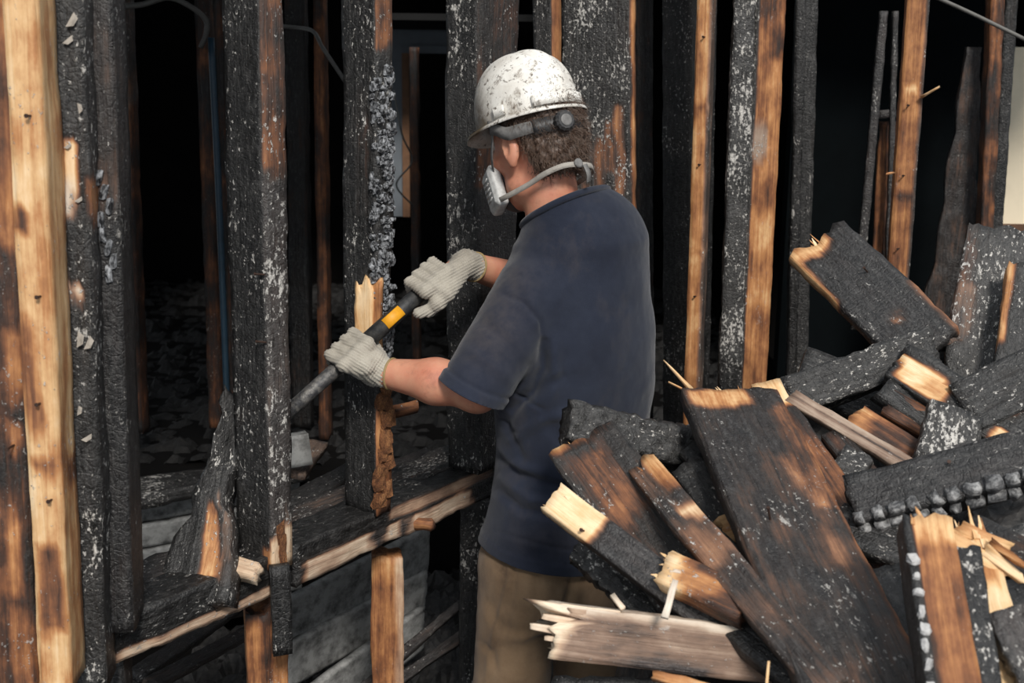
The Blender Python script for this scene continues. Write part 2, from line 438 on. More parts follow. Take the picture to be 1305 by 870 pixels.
slab('wall_back', [(-3.4, 8, 0), (3.4, 8, 0), (3.4, 8, 2.75), (-3.4, 8, 2.75)], 0.12, BLACKW, n=(0, -1, 0))
def holed(name, x, y0, y1, ya, yb, za, zb, n, mat=None):
    w = thing(name, (x, y0, 0), None, None, kind='structure')
    for (p, q, r, s_) in ((y0, ya, 0, 2.75), (yb, y1, 0, 2.75), (ya, yb, 0, za), (ya, yb, zb, 2.75)):
        V = [(x + d * n, yy, zz) for d in (0, -.12) for yy, zz in ((p, r), (q, r), (q, s_), (p, s_))]
        F = [(0, 1, 2, 3), (7, 6, 5, 4), (0, 4, 5, 1), (1, 5, 6, 2), (2, 6, 7, 3), (3, 7, 4, 0)]
        child('wall_panel', mesh('wall_panel', V, F, BLACKW, False), w)
holed('wall_left', -3.2, 1.0, 8.0, 4.2, 6.4, 0.9, 2.3, 1)      # unseen opening, added so the sky fills the dim room behind
holed('wall_right', 3.0, -1.0, 8.0, 3.3, 4.85, 0.9, 2.4, -1)  # unseen opening too, added to brighten the cream wall side
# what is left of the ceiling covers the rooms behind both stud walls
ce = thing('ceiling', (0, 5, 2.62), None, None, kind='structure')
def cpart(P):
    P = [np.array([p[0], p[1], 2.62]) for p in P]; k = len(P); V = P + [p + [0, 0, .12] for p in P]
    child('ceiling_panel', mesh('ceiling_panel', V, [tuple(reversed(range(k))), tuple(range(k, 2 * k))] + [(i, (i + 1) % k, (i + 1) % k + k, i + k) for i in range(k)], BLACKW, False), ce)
# unseen gaps over room behind and far right corner, added to light the walls
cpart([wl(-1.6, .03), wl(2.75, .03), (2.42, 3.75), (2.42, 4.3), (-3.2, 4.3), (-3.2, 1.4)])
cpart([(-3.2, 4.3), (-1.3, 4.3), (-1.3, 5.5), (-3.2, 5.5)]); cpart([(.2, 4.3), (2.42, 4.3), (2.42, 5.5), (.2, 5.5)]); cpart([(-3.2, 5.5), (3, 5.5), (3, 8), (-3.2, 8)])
# raised floor of the room behind, edged with siding
e0, e1, e2 = np.array([-2.6, 2.79, 0]), np.array([-0.75, 3.9, 0]), np.array([1.3, 4.05, 0])
rf = slab('floor_raised', [p + [0, 0, 0.59] for p in (e0, e1, e2, np.array([1.3, 7.9, 0]), np.array([-3.1, 7.9, 0]), np.array([-3.1, 2.49, 0]))], 0.5, BLACKW, n=(0, 0, 1))
deb = grid_floor('floor_debris', (-3.0, 3.95, 0.565), (4.2, 0, 0), (0, 3.8, 0), 210, 190, 0.13, 11, plain('dark_ash_rubble', srgb(14, 13, 13), 0.8, 40, 0.6, 1.0, 90, col2=srgb(44, 42, 41)), 'stuff', 9)
tag(deb, 'black ash and rubble covering the floor of the dark room behind the studs', 'debris')
sw = thing('wall_siding', (-1.6, 3.4, 0.5), None, None, kind='structure')
ed = unit(e1 - e0); en = np.array([ed[1], -ed[0], 0])
board('ledge_board', e0 + ed * 0.3 + en * 0.06 + [0, 0, 0.64], e1 + en * 0.06 + [0, 0, 0.64], W=0.16, T=0.045, nrm=(0, 0, 1), parent=sw, burn=0.95, ash=0.75, rough=0.006, step=0.03)
for i in range(5):
    zc = 0.555 - 0.088 * i
    o = board('siding_board', e0 + ed * 0.35 + en * (0.045 + 0.004 * (i % 2)) + [0, 0, zc], e1 + en * 0.045 + [0, 0, zc - 0.004], W=0.082, T=0.018, nrm=en + np.array([0, 0, -0.18]), parent=sw, burn=0.06, ash=0.3, grey=1, rough=0.0015, step=0.04, var=0.1)
    o.data.materials[0] = SIDING
# low rubble between the stud wall and the raised floor
r2 = grid_floor('rubble_bed', tuple(wl(-0.75, 0.05, 0.16)), tuple(Wd * 3.2), tuple(-Wn * 1.0), 130, 50, 0.2, 7, RUBBLE, 'stuff', 21)
tag(r2, 'low bed of black rubble under the sill behind the stud wall', 'debris')
# grey plastered wall with doorway, far behind the middle studs
gw = thing('wall_grey', (-0.5, 6.2, 0.6), None, None, kind='structure')
def gbox(name, x0, x1, z0, z1, Y, t, mat, parent):
    P = [(x0, Y, z0), (x1, Y, z0), (x1, Y, z1), (x0, Y, z1)]
    V = [np.array(p) for p in P] + [np.array(p) + [0, t, 0] for p in P]
    F = [(0, 1, 2, 3), (7, 6, 5, 4), (0, 4, 5, 1), (1, 5, 6, 2), (2, 6, 7, 3), (3, 7, 4, 0)]
    return child(name, mesh(name, V, F, mat, False), parent)
def gx(px, Y, py=150): return at(px, py, Y)[0]
def gz(py, Y, px=540): return at(px, py, Y)[2]
gbox('plaster_panel', gx(470, 6.2), gx(520, 6.2), gz(276, 6.2), gz(38, 6.2), 6.2, 0.1, GREYW, gw)
gbox('plaster_panel', gx(520, 6.2), gx(640, 6.2), gz(62, 6.2), gz(38, 6.2), 6.2, 0.1, GREYW, gw)
gbox('door_casing', gx(513, 6.2), gx(522, 6.2), gz(276, 6.2), gz(60, 6.2), 6.18, 0.03, plain('brown_casing', srgb(112, 78, 52), 0.7, 20, 0.6), gw)
gbox('door_casing', gx(513, 6.2), gx(600, 6.2), gz(68, 6.2), gz(58, 6.2), 6.175, 0.03, GREYW, gw)
gbox('cornice', gx(470, 6.2), gx(640, 6.2), gz(40, 6.2), gz(30, 6.2), 6.14, 0.08, GREYW, gw)
slab('ceiling_lower', [(-0.72, 6.3, gz(32, 6.2)), (0.4, 6.3, gz(32, 6.2)), (0.4, 5.55, gz(32, 6.2) + 0.02), (-0.72, 5.55, gz(32, 6.2) + 0.02)], -0.03, plain('smoked_ceiling', srgb(34, 34, 34), 0.95, 5, 0.5, spec=.1), n=(0, 0, -1))
# cream wall with brown wainscot at the far right, and the sooty blue wall before it
cw = thing('wall_cream', (2.0, 5.0, 0.6), None, None, kind='structure')
gbox('plaster_panel', gx(1271, 5.0, 290), 2.9, gz(285, 5.0, 1290), gz(60, 5.0, 1290), 5.0, 0.08, CREAMW, cw)
gbox('wainscot', gx(1255, 5.0, 290), 2.9, 0.3, gz(285, 5.0, 1290), 4.98, 0.1, plain('brown_wainscot', srgb(92, 62, 42), 0.6, 20, 0.5), cw)
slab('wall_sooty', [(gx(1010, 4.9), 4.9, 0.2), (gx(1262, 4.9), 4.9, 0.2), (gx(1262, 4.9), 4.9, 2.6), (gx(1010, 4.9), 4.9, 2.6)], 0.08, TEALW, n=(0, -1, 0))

# ------------------------------------------------------------------ the burnt stud wall
G1 = 'charred studs'
def stud(px_t, px_b, y_b, wpx, t=None, Y=None, T=0.05, nrm=None, y_t=-25, **kw):
    """wide face centre px at the top / bottom rows; depth from the wall line or given"""
    if nrm is None: nrm = -Wd
    def pt(px, py):
        if Y is not None: return at(px, py, Y)
        # intersect the view ray with the wall line plane
        d = fw + rt * (px - 652.5) / FPX - up * (py - 435) / FPX
        off = kw.get('_off', 0.045)
        s = (np.dot(W0 - Wn * off - CAM, Wn)) / np.dot(d, Wn)
        return CAM + d * s
    A, B = pt(px_t, y_t), pt(px_b, y_b)
    if Y is None: # keep it plumb in depth: same distance at both ends
        ym = (A[1] + B[1]) / 2; A = at(px_t, y_t, ym); B = at(px_b, y_b, ym)
    kw.pop('_off', None)
    return board(kw.pop('name', 'wall_stud'), A, B, wpx, T, nrm, cat=kw.pop('cat', 'stud'), **kw)
F0 = (-0.12, -1, 0)      # faces turned to the room
# far left bundle: dark stud, raw stud, peeling stud, grey-black trimmer
o = stud(-20, 22, 885, 58, Y=1.72, nrm=(0.25, -1, 0), T=0.08, burn=0.60, ash=0.25, var=0.16, label='brown scorched stud with orange scars, beside the pale raw stud', 
         patches=[(0.52, 0.62, 0.1, 1, 0.36), (0.66, 0.72, 0.2, 1, 0.34), (0.8, 0.93, -.3, .5, 0.36), (0.97, 1.25, -0.1, 1.0, 0.42), (0, 0.4, .2, 1, 0.42)])
nail(o, 0.62, 0.3)
o = stud(24, 72, 885, 42, Y=1.70, nrm=(0.1, -1, 0), T=0.09, burn=0.22, ash=0.3, var=0.10, label='pale raw stud with brown scorch smears at far left', rough=0.002,
         patches=[(0.3, 0.36, -1, -0.2, 0.6), (0.5, 0.62, -1, -.1, 0.45), (0.60, 0.66, -.6, .2, 0.42), (0.69, 0.74, -0.6, 1, 0.46), (0.83, 0.99, -.9, .9, 0.48), (1.0, 1.3, -.2, .9, 0.12)])
for u, v in ((0.17, .2), (0.41, .25), (0.56, -.1), (0.7, .3)): nail(o, u, v, 0.012)
o = stud(76, 110, 885, 56, Y=1.80, nrm=(0.15, -1, 0), T=0.09, burn=0.9, ash=0.62, label='black stud with peeling white paint beside the pale raw stud', rough=0.004,
         patches=[(0.215, 0.31, -.15, 0.45, 0.10, '+z'), (0.28, 0.44, -0.9, -0.35, 0.16, '+z', 1.0, 1), (0.29, 0.34, -.6, .3, 0.14, '+z', 1.0, 1), (.46, .49, -.1, .6, .2, '+z', 1, 1), (0.27, 0.36, 0.8, 1.2, 0.45), (0.98, 1.35, -1.2, -0.6, 0.42)])
# curled paint flakes on it
FLK = mesh('paint_flake', [(-.6, -.25, 0), (.5, -.5, .35), (.25, .35, .45), (-.3, .5, .1), (-.6, -.25, -.06), (.5, -.5, .29), (.25, .35, .39), (-.3, .5, .04)],
           [(0, 1, 2, 3), (7, 6, 5, 4), (0, 4, 5, 1), (1, 5, 6, 2), (2, 6, 7, 3), (3, 7, 4, 0)], plain('ashy_paint', srgb(160, 152, 142), 0.8, 1.5, 0.7), False)
L_, W_, T_ = DIM[o.name]
for (fu, fv, s) in ((0.05, 0.5, .03), (0.075, .3, .022), (0.16, .7, .02), (0.135, -.6, .02), (0.47, .35, .03), (0.475, .75, .028), (0.21, .1, .014), (0.57, .2, .02), (0.61, .5, .022), (0.33, -.4, .02), (0.28, .5, .016)):
    k = bpy.data.objects.new('paint_flake', FLK); C.objects.link(k); k.parent = o
    k.matrix_basis = Matrix.Translation((fu * L_, fv * W_ / 2, T_ / 2 + .001)) @ Matrix.Rotation(rng.uniform(-1, 1), 4, 'Z') @ Matrix.Diagonal((s * .75, s * .4, s * .5, 1))
o = stud(123, 153, 806, 36, Y=1.87, nrm=(0.1, -1, 0), T=0.09, burn=0.93, ash=0.22, var=0.04, label='smooth grey-black trimmer stud standing on the left end of the sill', rough=0.002, grey=0.35,
         patches=[(0.0, 0.35, -1, 1, 0.72, None, .35)])
blocks(o, CHARB, [(0.30 + 0.022 * i, rng.uniform(-.2, .25) * 0.045, 0.046, (0.03, 0.012, 0.008)) for i in range(8)], 'char_block')
# strip of darkness between them is open; next the main studs
o = stud(306, 325, 722, 46, t=0, T=0.056, burn=0.93, ash=0.42, var=0.05, label='charred stud with white ash specks, hiding the lower tip of the pry bar', rough=0.003, _off=0.04,
         patches=[(0.0, 0.36, -1.2, 1.2, 0.52, '+y', .6), (0.36, 1.05, -1.2, 1.2, .80, '+y', .95, .7), (1.07, 1.25, 0.35, 1.2, 0.34), (1.05, 1.25, -1.2, 1.2, .2, '+y', .3, .5)])
S4 = o; L_, W_, T_ = DIM[o.name]
blocks(o, ORANB, [(L_ * u, W_ / 2 + 0.001, rng.uniform(-.3, .3) * T_, (0.05, 0.008, 0.02)) for u in (0.93, 0.955, 0.975)], 'wood_block')
splinters(o, 'B', 5, 0.03, 0.07, 0.15)
for u in (0.47, 0.585): nail(o, u, 0.8, 0.02, 1.2)
o = stud(457, 460, 652, 42, t=0.8, T=0.05, burn=0.92, ash=0.45, var=0.06, label='charred stud with blistered silvery edge and broken orange patch, behind the pry bar', rough=0.003, _off=0.045,
         patches=[(0.0, 0.12, -1, 1.2, 0.5, '+y', .4), (0.88, 1.2, -1.2, 1.3, 0.42, '+y', .1), (0.2, 0.5, -0.3, 0.6, 0.7, '+z')])
S5 = o; L_, W_, T_ = DIM[o.name]
sp = []
for i in range(250):
    u = L_ * rng.uniform(0.155, 0.70); e_ = rng.uniform(-.5, .55)
    sp.append((u, W_ / 2 + rng.uniform(-0.004, 0.006) - (.006 if abs(e_) > .42 else 0), e_ * T_, (rng.uniform(.010, .026), rng.uniform(.010, .020), rng.uniform(.010, .020))))
blocks(o, CHARB, sp, 'char_block')
sp = [(L_ * (0.735 + 0.018 * i), W_ / 2 + rng.uniform(-0.004, 0.004), T_ * rng.uniform(-.35, .35), (rng.uniform(.03, .045), rng.uniform(.012, .02), rng.uniform(.028, .042))) for i in range(14)]
blocks(o, ORANB, sp, 'wood_block')
r_ = board('raw_shard', at(464, 342, 2.458), at(462, 470, 2.448), 22, 0.018, -Wd + np.array([0.2, 0, 0]), parent=o, burn=0.12, ash=0.05, jag=(0.09, 0.02), var=.06, label='pale freshly split shard')
r_ = board('raw_shard', at(477, 352, 2.45), at(474, 462, 2.442), 16, 0.014, -Wd + np.array([0.2, 0, 0]), parent=o, burn=0.3, ash=0.1, jag=(0.06, 0.02), var=.08, label='orange split shard')
# the wide doubled post and the planks beyond
o = stud(588, 590, 600, 40, t=1.2, T=0.155, burn=0.90, ash=0.55, var=0.07, label='wide black doubled post behind the hard hat, freckled with ash', name='wall_post', rough=0.003, _off=0.045, cat='post',
         patches=[(0.03, 0.3, -1, 1.2, 0.66, '+y', .35), (0.02, 0.07, -.4, .2, 0.45, '+y'), (0.3, .5, .8, 1.2, .5)])
o = stud(691, 697, 600, 24, Y=3.06, T=0.042, burn=0.93, ash=0.85, var=0.05, label='narrow black stud with a clean orange edge, above the hard hat', rough=0.002,
         patches=[(-0.1, 3, -1.2, 1.2, 0.36, '+y', .1)])
o = stud(760, 766, 620, 86, Y=3.16, T=0.032, nrm=-Wd + np.array([0.25, 0, 0]), burn=0.86, ash=0.75, var=0.10, label='broad ash-freckled plank with orange burn-through behind the neck', name='wall_plank', cat='plank', rough=0.003,
         patches=[(-.1, 3, -1.2, 1.2, 0.38, '+y', .1), (0.40, 0.60, -.12, .2, 0.46), (0.33, 0.62, .5, .8, 0.40), (0.36, 0.50, .28, .42, 0.40), (.5, .66, -.5, -.2, .55)])
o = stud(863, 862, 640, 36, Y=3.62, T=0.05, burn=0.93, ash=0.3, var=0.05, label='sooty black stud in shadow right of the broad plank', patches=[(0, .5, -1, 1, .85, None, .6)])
board('wall_stud', at(820, -20, 3.9), at(822, 560, 3.9), 22, 0.05, F0, label='dim brown-black stud half hidden past the worker', cat='stud', burn=0.72, ash=0.1)
o = board('wall_stud', at(899, -20, 3.30), at(878, 600, 3.30), 19, 0.085, (-0.30, -1, 0), label='clean orange-tan stud beside the blue shirt with grey right side', cat='stud', burn=0.30, ash=0.08, var=0.07, rough=0.0015,
          patches=[(0.0, 3, -1.2, 1.2, 0.6, '+y', .5, .6), (0.32, 0.35, -1.2, 1.2, .45), (0.72, 0.75, -1.2, 1.2, .42)])
for u in (0.1, 0.35, 0.62): nail(o, u, 0.1, 0.015)
o = board('wall_stud', at(985, -20, 3.30), at(955, 600, 3.30), 34, 0.085, (0.35, -1, 0), label='broad orange stud with a glossy black left flank and white scuff', cat='stud', burn=0.36, ash=0.1, var=0.10, rough=0.002,
          patches=[(0.02, 0.2, -1, 1.2, 0.5, '+z'), (0.0, 3, -1.2, 1.2, 0.95, '-y', .9), (0.38, 0.45, -1, 0.1, .42, '+z', .5, 1.0)])
o2 = board('wall_stud', at(951, -20, 3.27), at(926, 600, 3.27), 27, 0.04, (-0.05, -1, 0), label='crumbly black stud nailed against the broad orange stud', cat='stud', burn=0.97, ash=0.95, var=0.04, alli=0.005, alli_s=0.022, rough=0.003)
o = board('wall_stud', at(1172, -20, 3.20), at(1130, 560, 3.20), 28, 0.085, (-0.25, -1, 0), label='lone orange-brown stud with a splinter sticking out at right', cat='stud', burn=0.38, ash=0.1, var=0.07, rough=0.002,
          patches=[(0.0, 3, -1.2, 1.2, 0.68, '+y', .4, .4), (0.235, 0.255, -.9, .5, .05, '+z'), (0.55, 0.57, -1, 1, .55)])
k = board('splinter', at(1176, 121, 3.185), at(1197, 109, 3.13), W=0.02, T=0.006, parent=o, burn=0.2, taper=(1, 0.1))
k = board('splinter', at(1140, 219, 3.17), at(1130, 221, 3.13), W=0.008, T=0.004, parent=o, burn=0.25, taper=(1, 0.1))
for u in (0.25, 0.4, 0.56): nail(o, u, -0.2, 0.02)
# more black studs in the dark behind
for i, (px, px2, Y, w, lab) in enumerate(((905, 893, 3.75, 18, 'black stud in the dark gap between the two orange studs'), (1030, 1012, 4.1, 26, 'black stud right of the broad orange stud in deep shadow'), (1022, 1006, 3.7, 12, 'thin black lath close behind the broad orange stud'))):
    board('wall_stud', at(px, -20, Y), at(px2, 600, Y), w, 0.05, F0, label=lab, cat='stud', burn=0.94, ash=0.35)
# dim leftovers deeper in
o = thing('wall_opening_frame', at(1116, 340, 4.0), 'charred narrow frame with brown boards inside, left of the lone orange stud', 'frame')
board('frame_board', at(1127, 14, 4.0), at(1090, 420, 4.0), 10, 0.03, F0, parent=o, burn=0.86, ash=.35, grey=.6)
board('frame_board', at(1142, 14, 4.02), at(1130, 420, 4.02), 7, 0.03, F0, parent=o, burn=0.9, ash=.3, grey=.5)
board('frame_board', at(1120, 146, 4.03), at(1142, 144, 4.03), 10, 0.03, F0, parent=o, burn=0.85, grey=.5)
board('infill_board', at(1128, 155, 4.08), at(1112, 420, 4.08), 12, 0.02, F0, parent=o, burn=0.5, ash=0)
board('infill_board', at(1137, 155, 4.09), at(1124, 420, 4.09), 10, 0.02, F0, parent=o, burn=0.6, ash=0)
o = board('torn_panel', at(1244, 60, 4.3), at(1204, 450, 4.3), 66, 0.03, F0, label='dark torn plywood panel with a ragged curved edge leaning on the sooty wall', cat='panel', burn=0.72, ash=0.12, grey=.3, var=.08, taper=(0.25, 1.1), wave=0.06, rough=.006)
board('back_post', at(1273, -20, 4.2), at(1252, 420, 4.2), 17, 0.07, F0, label='dim reddish-brown post near the cream wall', cat='post', burn=0.54, ash=0.1)
board('back_post', at(1291, -20, 4.32), at(1262, 420, 4.32), 15, 0.07, F0, label='black post against the edge of the cream wall', cat='post', burn=0.93, ash=0.15)
tube('hanging_wire', [at(1187, -6, 3.6), at(1240, 18, 3.55), at(1310, 52, 3.5)], 0.006, CABLE, label='grey wire slanting across the top right corner', cat='wire')
# room behind the left gaps
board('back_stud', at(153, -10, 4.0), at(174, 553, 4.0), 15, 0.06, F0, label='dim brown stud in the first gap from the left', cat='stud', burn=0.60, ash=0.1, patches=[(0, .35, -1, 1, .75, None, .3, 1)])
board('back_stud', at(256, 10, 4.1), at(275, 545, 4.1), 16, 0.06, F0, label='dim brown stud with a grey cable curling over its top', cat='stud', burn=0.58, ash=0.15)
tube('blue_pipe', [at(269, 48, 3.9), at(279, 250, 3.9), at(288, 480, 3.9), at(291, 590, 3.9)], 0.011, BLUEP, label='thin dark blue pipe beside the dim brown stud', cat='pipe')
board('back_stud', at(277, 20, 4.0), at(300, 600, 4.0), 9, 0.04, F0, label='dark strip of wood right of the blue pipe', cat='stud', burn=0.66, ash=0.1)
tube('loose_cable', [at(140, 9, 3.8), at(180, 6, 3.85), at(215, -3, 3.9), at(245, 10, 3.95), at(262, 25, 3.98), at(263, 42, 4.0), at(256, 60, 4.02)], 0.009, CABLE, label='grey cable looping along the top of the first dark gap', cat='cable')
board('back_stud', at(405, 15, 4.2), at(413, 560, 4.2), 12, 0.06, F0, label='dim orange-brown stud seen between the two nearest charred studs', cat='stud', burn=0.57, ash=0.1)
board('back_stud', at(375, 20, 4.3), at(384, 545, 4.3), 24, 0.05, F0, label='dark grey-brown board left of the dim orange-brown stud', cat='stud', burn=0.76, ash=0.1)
tube('loose_cable', [at(345, 33, 4.22), at(375, 35, 4.24), at(399, 40, 4.16), at(412, 62, 4.1), at(440, 104, 4.1), at(470, 150, 4.1)], 0.007, CABLE, label='grey cable sagging between the two nearest charred studs', cat='cable')
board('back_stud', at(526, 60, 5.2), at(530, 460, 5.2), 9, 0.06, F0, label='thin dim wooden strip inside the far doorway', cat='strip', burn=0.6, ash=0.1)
tube('loose_cable', [at(502, 115, 5.1), at(512, 170, 5.1), at(525, 205, 5.193), at(505, 235, 5.15), at(526, 262, 5.193)], 0.004, CABLE, label='thin wire hanging in front of the grey plaster', cat='cable')
# ---- the sill of the opening
SZ = 0.985
def sl(px, py, z=SZ):
    d = fw + rt * (px - 652.5) / FPX - up * (py - 435) / FPX
    return CAM + d * ((z - HCAM) / d[2])
a_, b_ = wl(-0.045, 0.012, SZ - 0.05), wl(0.385, 0.012, SZ - 0.05)
board('sill_beam', a_, b_, W=0.085, T=0.10, nrm=Wn, label='left charred sill beam under the leaning black board, pale along its lower edge', cat='beam', burn=0.92, ash=0.28, rough=0.005, jag=(0.03, 0.01), var=.06,
      patches=[(0.03, 1.0, -1.3, -0.45, 0.24, '+z', .4, .7), (0.0, 1, -1.3, -.8, .3, '-y')])
board('sill_beam', wl(0.425, 0.012, SZ - 0.05), wl(1.16, 0.012, SZ - 0.05), W=0.085, T=0.10, nrm=Wn, label='right sill beam with a long pale split face, running behind the worker', cat='beam', burn=0.90, ash=0.3, rough=0.005, jag=(0.02, 0.03), var=.08,
      patches=[(0.02, 0.62, -1.3, 0.05, 0.26, '+z', .4, .75), (0.26, 0.29, -1.3, .3, .9, '+z'), (0.36, 0.38, -1, .6, .85, '+z'), (0.3, 0.7, .2, .9, .4, '+z', .2, .7)])
board('sill_plate', wl(0.10, 0.14, SZ - 0.01), wl(1.25, 0.14, SZ - 0.01), W=0.12, T=0.05, nrm=(0, 0, 1), label='charred back plate lying along the opening behind the sill beams', cat='beam', burn=0.80, ash=0.75, grey=.4, rough=0.007, var=.14, jag=(0.03, 0.03),
      patches=[(0.35, 0.75, -.8, .8, 0.7, '+z', .5, .6)])
board('cover_strip', at(357, 722, 2.17), at(361, 835, 2.17), 26, 0.02, Wn * 0.6 - Wd * 0.4, label='short black strip hanging over the joint of the two sill beams', cat='strip', burn=0.94, ash=0.3)
# cripples below
o = board('cripple_stud', at(340, 770, 2.27), at(343, 900, 2.27), 52, 0.07, (0.3, -1, 0), label='short split orange-brown stud under the sill joint', cat='stud', burn=0.36, ash=0.15, var=.08, jag=(0.05, 0),
          patches=[(0, 1, -.1, .1, .6), (0.02, .05, -1, 1, .6)])
o = board('cripple_stud', at(494, 708, 2.60), at(494, 910, 2.60), 40, 0.07, (0.15, -1, 0), label='short reddish stud with strong grain under the right sill beam', cat='stud', burn=0.40, ash=0.08, var=.06, jag=(0.02, 0), patches=[(0, 3, .55, 1.2, .3, '+z', .2, .6)])
board('cripple_stud', at(606, 640, 2.9), at(604, 910, 2.9), 36, 0.07, (0.1, -1, 0), label='black short stud beside the trousers', cat='stud', burn=0.93, ash=0.5)
board('cripple_stud', at(136, 838, 1.95), at(142, 920, 1.95), 40, 0.07, (0.1, -1, 0), label='black short stud under the left end of the sill', cat='stud', burn=0.9, ash=0.5)
# leaning charred board in the left opening, with its orange scar
o = board('leaning_board', at(289, 488, 2.37), at(238, 775, 2.07), 72, 0.045, (-0.3, -1, 0.25), label='black board with an orange scar leaning in the left opening', cat='board', burn=0.93, ash=0.5, wave=0.03, jag=(0.08, 0.03), taper=(0.45, 1.2), notch=((0.0, 0.3, -1, 0.03), (.2, .28, 1, .02)), var=.05, rough=.006,
          patches=[(0.27, 0.41, 0.05, 0.62, 0.28), (0.24, 0.42, .7, 1.0, .55, None, .6, .8)])
splinters(o, 'B', 4, 0.02, 0.05, .4)
board('broken_board', at(262, 708, 2.16), at(330, 725, 2.12), 18, 0.03, (0, -.5, 1), label='short pale broken stick on the left sill beam', cat='board', burn=0.2, ash=.3, grey=.6, jag=(.02, .04))
# odds and ends on the sill beyond the second stud
for i, (a, b, w, bu, lab, g_) in enumerate((
    ((368, 640, 2.55), (470, 585, 2.95), 20, .9, 'black lath lying along the back of the right opening', .3),
    ((380, 668, 2.5), (440, 640, 2.62), 26, .8, 'ash-streaked broken slat on the plate in the right opening', .8),
    ((455, 655, 2.62), (555, 665, 2.55), 7, .42, 'thin orange splinter lying across the right sill beam', .0),
    ((405, 560, 3.1), (372, 600, 2.75), 26, .55, 'grey broken board behind the second charred stud', 1.),
    ((470, 612, 2.9), (560, 575, 3.3), 26, .85, 'sooty board on rubble behind the fingers of the lower glove', .7),
    ((497, 521, 2.53), (537, 513, 2.56), 7, .4, 'short orange stick jutting out beside the forearm', 0))):
    board('broken_board', at(*a), at(*b), w, 0.02, (0.1, -.5, 1), label=lab, cat='board', burn=bu, ash=.4, grey=g_, jag=(.02, .03))
# white siding boards fallen below the sill
for i, (a, b, w, lab) in enumerate((
    ((360, 800, 2.85), (548, 700, 3.3), 52, 'topmost sooty white siding board under the right sill beam'),
    ((366, 852, 2.85), (545, 752, 3.3), 46, 'second sooty white siding board under the right sill beam'),
    ((400, 905, 2.85), (542, 800, 3.2), 46, 'lowest sooty white siding board under the right sill beam'))):
    o = board('fallen_siding', at(*a), at(*b), w, 0.02, (0.75, -.65, -.12), label=lab, cat='siding', burn=.1, jag=(.01, .02), rough=.0015); o.data.materials[0] = SIDING
o = board('fallen_siding', at(366, 578, 2.72), at(396, 572, 2.74), 40, 0.05, (0.3, -1, 0.1), label='sooty white block end behind the second charred stud', cat='siding', burn=.1); o.data.materials[0] = SIDING
for a, b, w, lab in (((455, 880, 2.7), (590, 765, 3.0), 10, 'narrow burnt lath between the reddish stud and the trousers'), ((500, 870, 2.8), (600, 800, 3.0), 12, 'short grey lath on the rubble nearest the trousers'),
                     ((190, 870, 2.3), (320, 800, 2.7), 16, 'lower burnt lath under the left sill beam'), ((170, 860, 2.4), (300, 770, 2.8), 18, 'upper burnt lath under the left sill beam')):
    board('burnt_lath', at(*a), at(*b), w, 0.015, (0.1, -.4, 1), label=lab, cat='lath', burn=0.8, ash=.4, grey=.5, jag=(.02, .02))

# ------------------------------------------------------------------ the pile of torn-out lumber
def pb(name, a, b, w, T, label, nrm=(0, -0.7, 0.75), cat='board', **kw):
    return board(name, at(*a), at(*b), w, T, nrm, label=label, cat=cat, pile=True, **kw)
# big plank across the middle and the raw-tipped board under its right edge
o = pb('broken_plank', (928, 492, 2.18), (1122, 905, 1.42), 128, 0.028, 'widest scorched plank lying down the middle of the pile, with an orange torn top end', nrm=(0.1, -0.85, 0.6), cat='plank', burn=0.74, ash=0.3, grey=.25, var=.10, jag=(0.025, 0.02), rough=.0025, step=.014,
       patches=[(0.0, 0.055, -.95, 0.35, 0.26, None, 0.05, 0), (0.06, 0.36, 0.55, .98, 0.46, '+z', .2, .1), (0.25, 0.55, 0.35, 0.7, 0.52, '+z', .2), (0.0, 2, -1.3, 1.3, .45, '+y', .2, 0), (0.33, .36, .55, .75, .38, '+z', .3)])
splinters(o, 'A', 14, 0.02, 0.055, 0.12); nail(o, .5, -.4); BIGP = o
board('splinter', at(882, 496, 2.18), at(846, 458, 2.20), W=0.006, T=0.004, parent=o, burn=.15, taper=(1, .2))
board('splinter', at(880, 500, 2.18), at(852, 486, 2.2), W=0.004, T=0.003, parent=o, burn=.2, taper=(1, .2))
o = pb('broken_board', (975, 486, 2.24), (1150, 748, 1.78), 36, 0.03, 'narrow board with a bright raw square tip, along the right edge of the widest plank', nrm=(0.1, -0.85, 0.6), burn=0.50, ash=.2, var=.1, jag=(0.006, 0.02), patches=[(-.01, 0.075, -1.3, 1.3, 0.04, None, 0), (.075, .16, -1.3, 1.3, .62)])
# charred stick on top left
o = pb('charred_beam', (722, 533, 2.10), (915, 574, 2.16), 46, 0.05, 'cracked black beam end pointing at the lower back of the blue shirt', nrm=(0.05, -0.8, 0.6), cat='beam', burn=0.96, ash=0.55, alli=0.012, alli_s=0.028, jag=(0.02, 0), step=.008, var=.04, patches=[(0, 0.02, -1.2, 1.2, .45, '-z')])
splinters(o, 'A', 4, .015, .03, .35)
o = pb('broken_plank', (735, 550, 2.02), (922, 800, 1.72), 98, 0.025, 'brown-black plank with a pale corner tip under the cracked black beam', nrm=(-0.1, -0.8, 0.6), cat='plank', burn=0.72, ash=0.3, var=.1, jag=(0.06, 0.02), rough=.003,
       patches=[(0.0, 0.025, -1.3, 0.2, 0.2), (0.06, .2, -.5, .4, .52, '+z'), (0.02, .35, -1.2, -.8, .7, None, .9)])
splinters(o, 'A', 4, .02, .035, .15)
o = pb('broken_board', (812, 585, 1.95), (1062, 880, 1.44), 42, 0.03, 'long narrow board with an orange tip and red-brown flecks, left of the widest plank', nrm=(-0.2, -0.75, 0.65), burn=0.60, ash=0.4, var=.12, jag=(0.05, 0.02), grey=.3, patches=[(0.0, 0.10, .1, 1.2, 0.28, None, .05, 0), (.13, .17, -.2, 1, .06, None, .1), (0.2, .3, -1, 1, .5)])
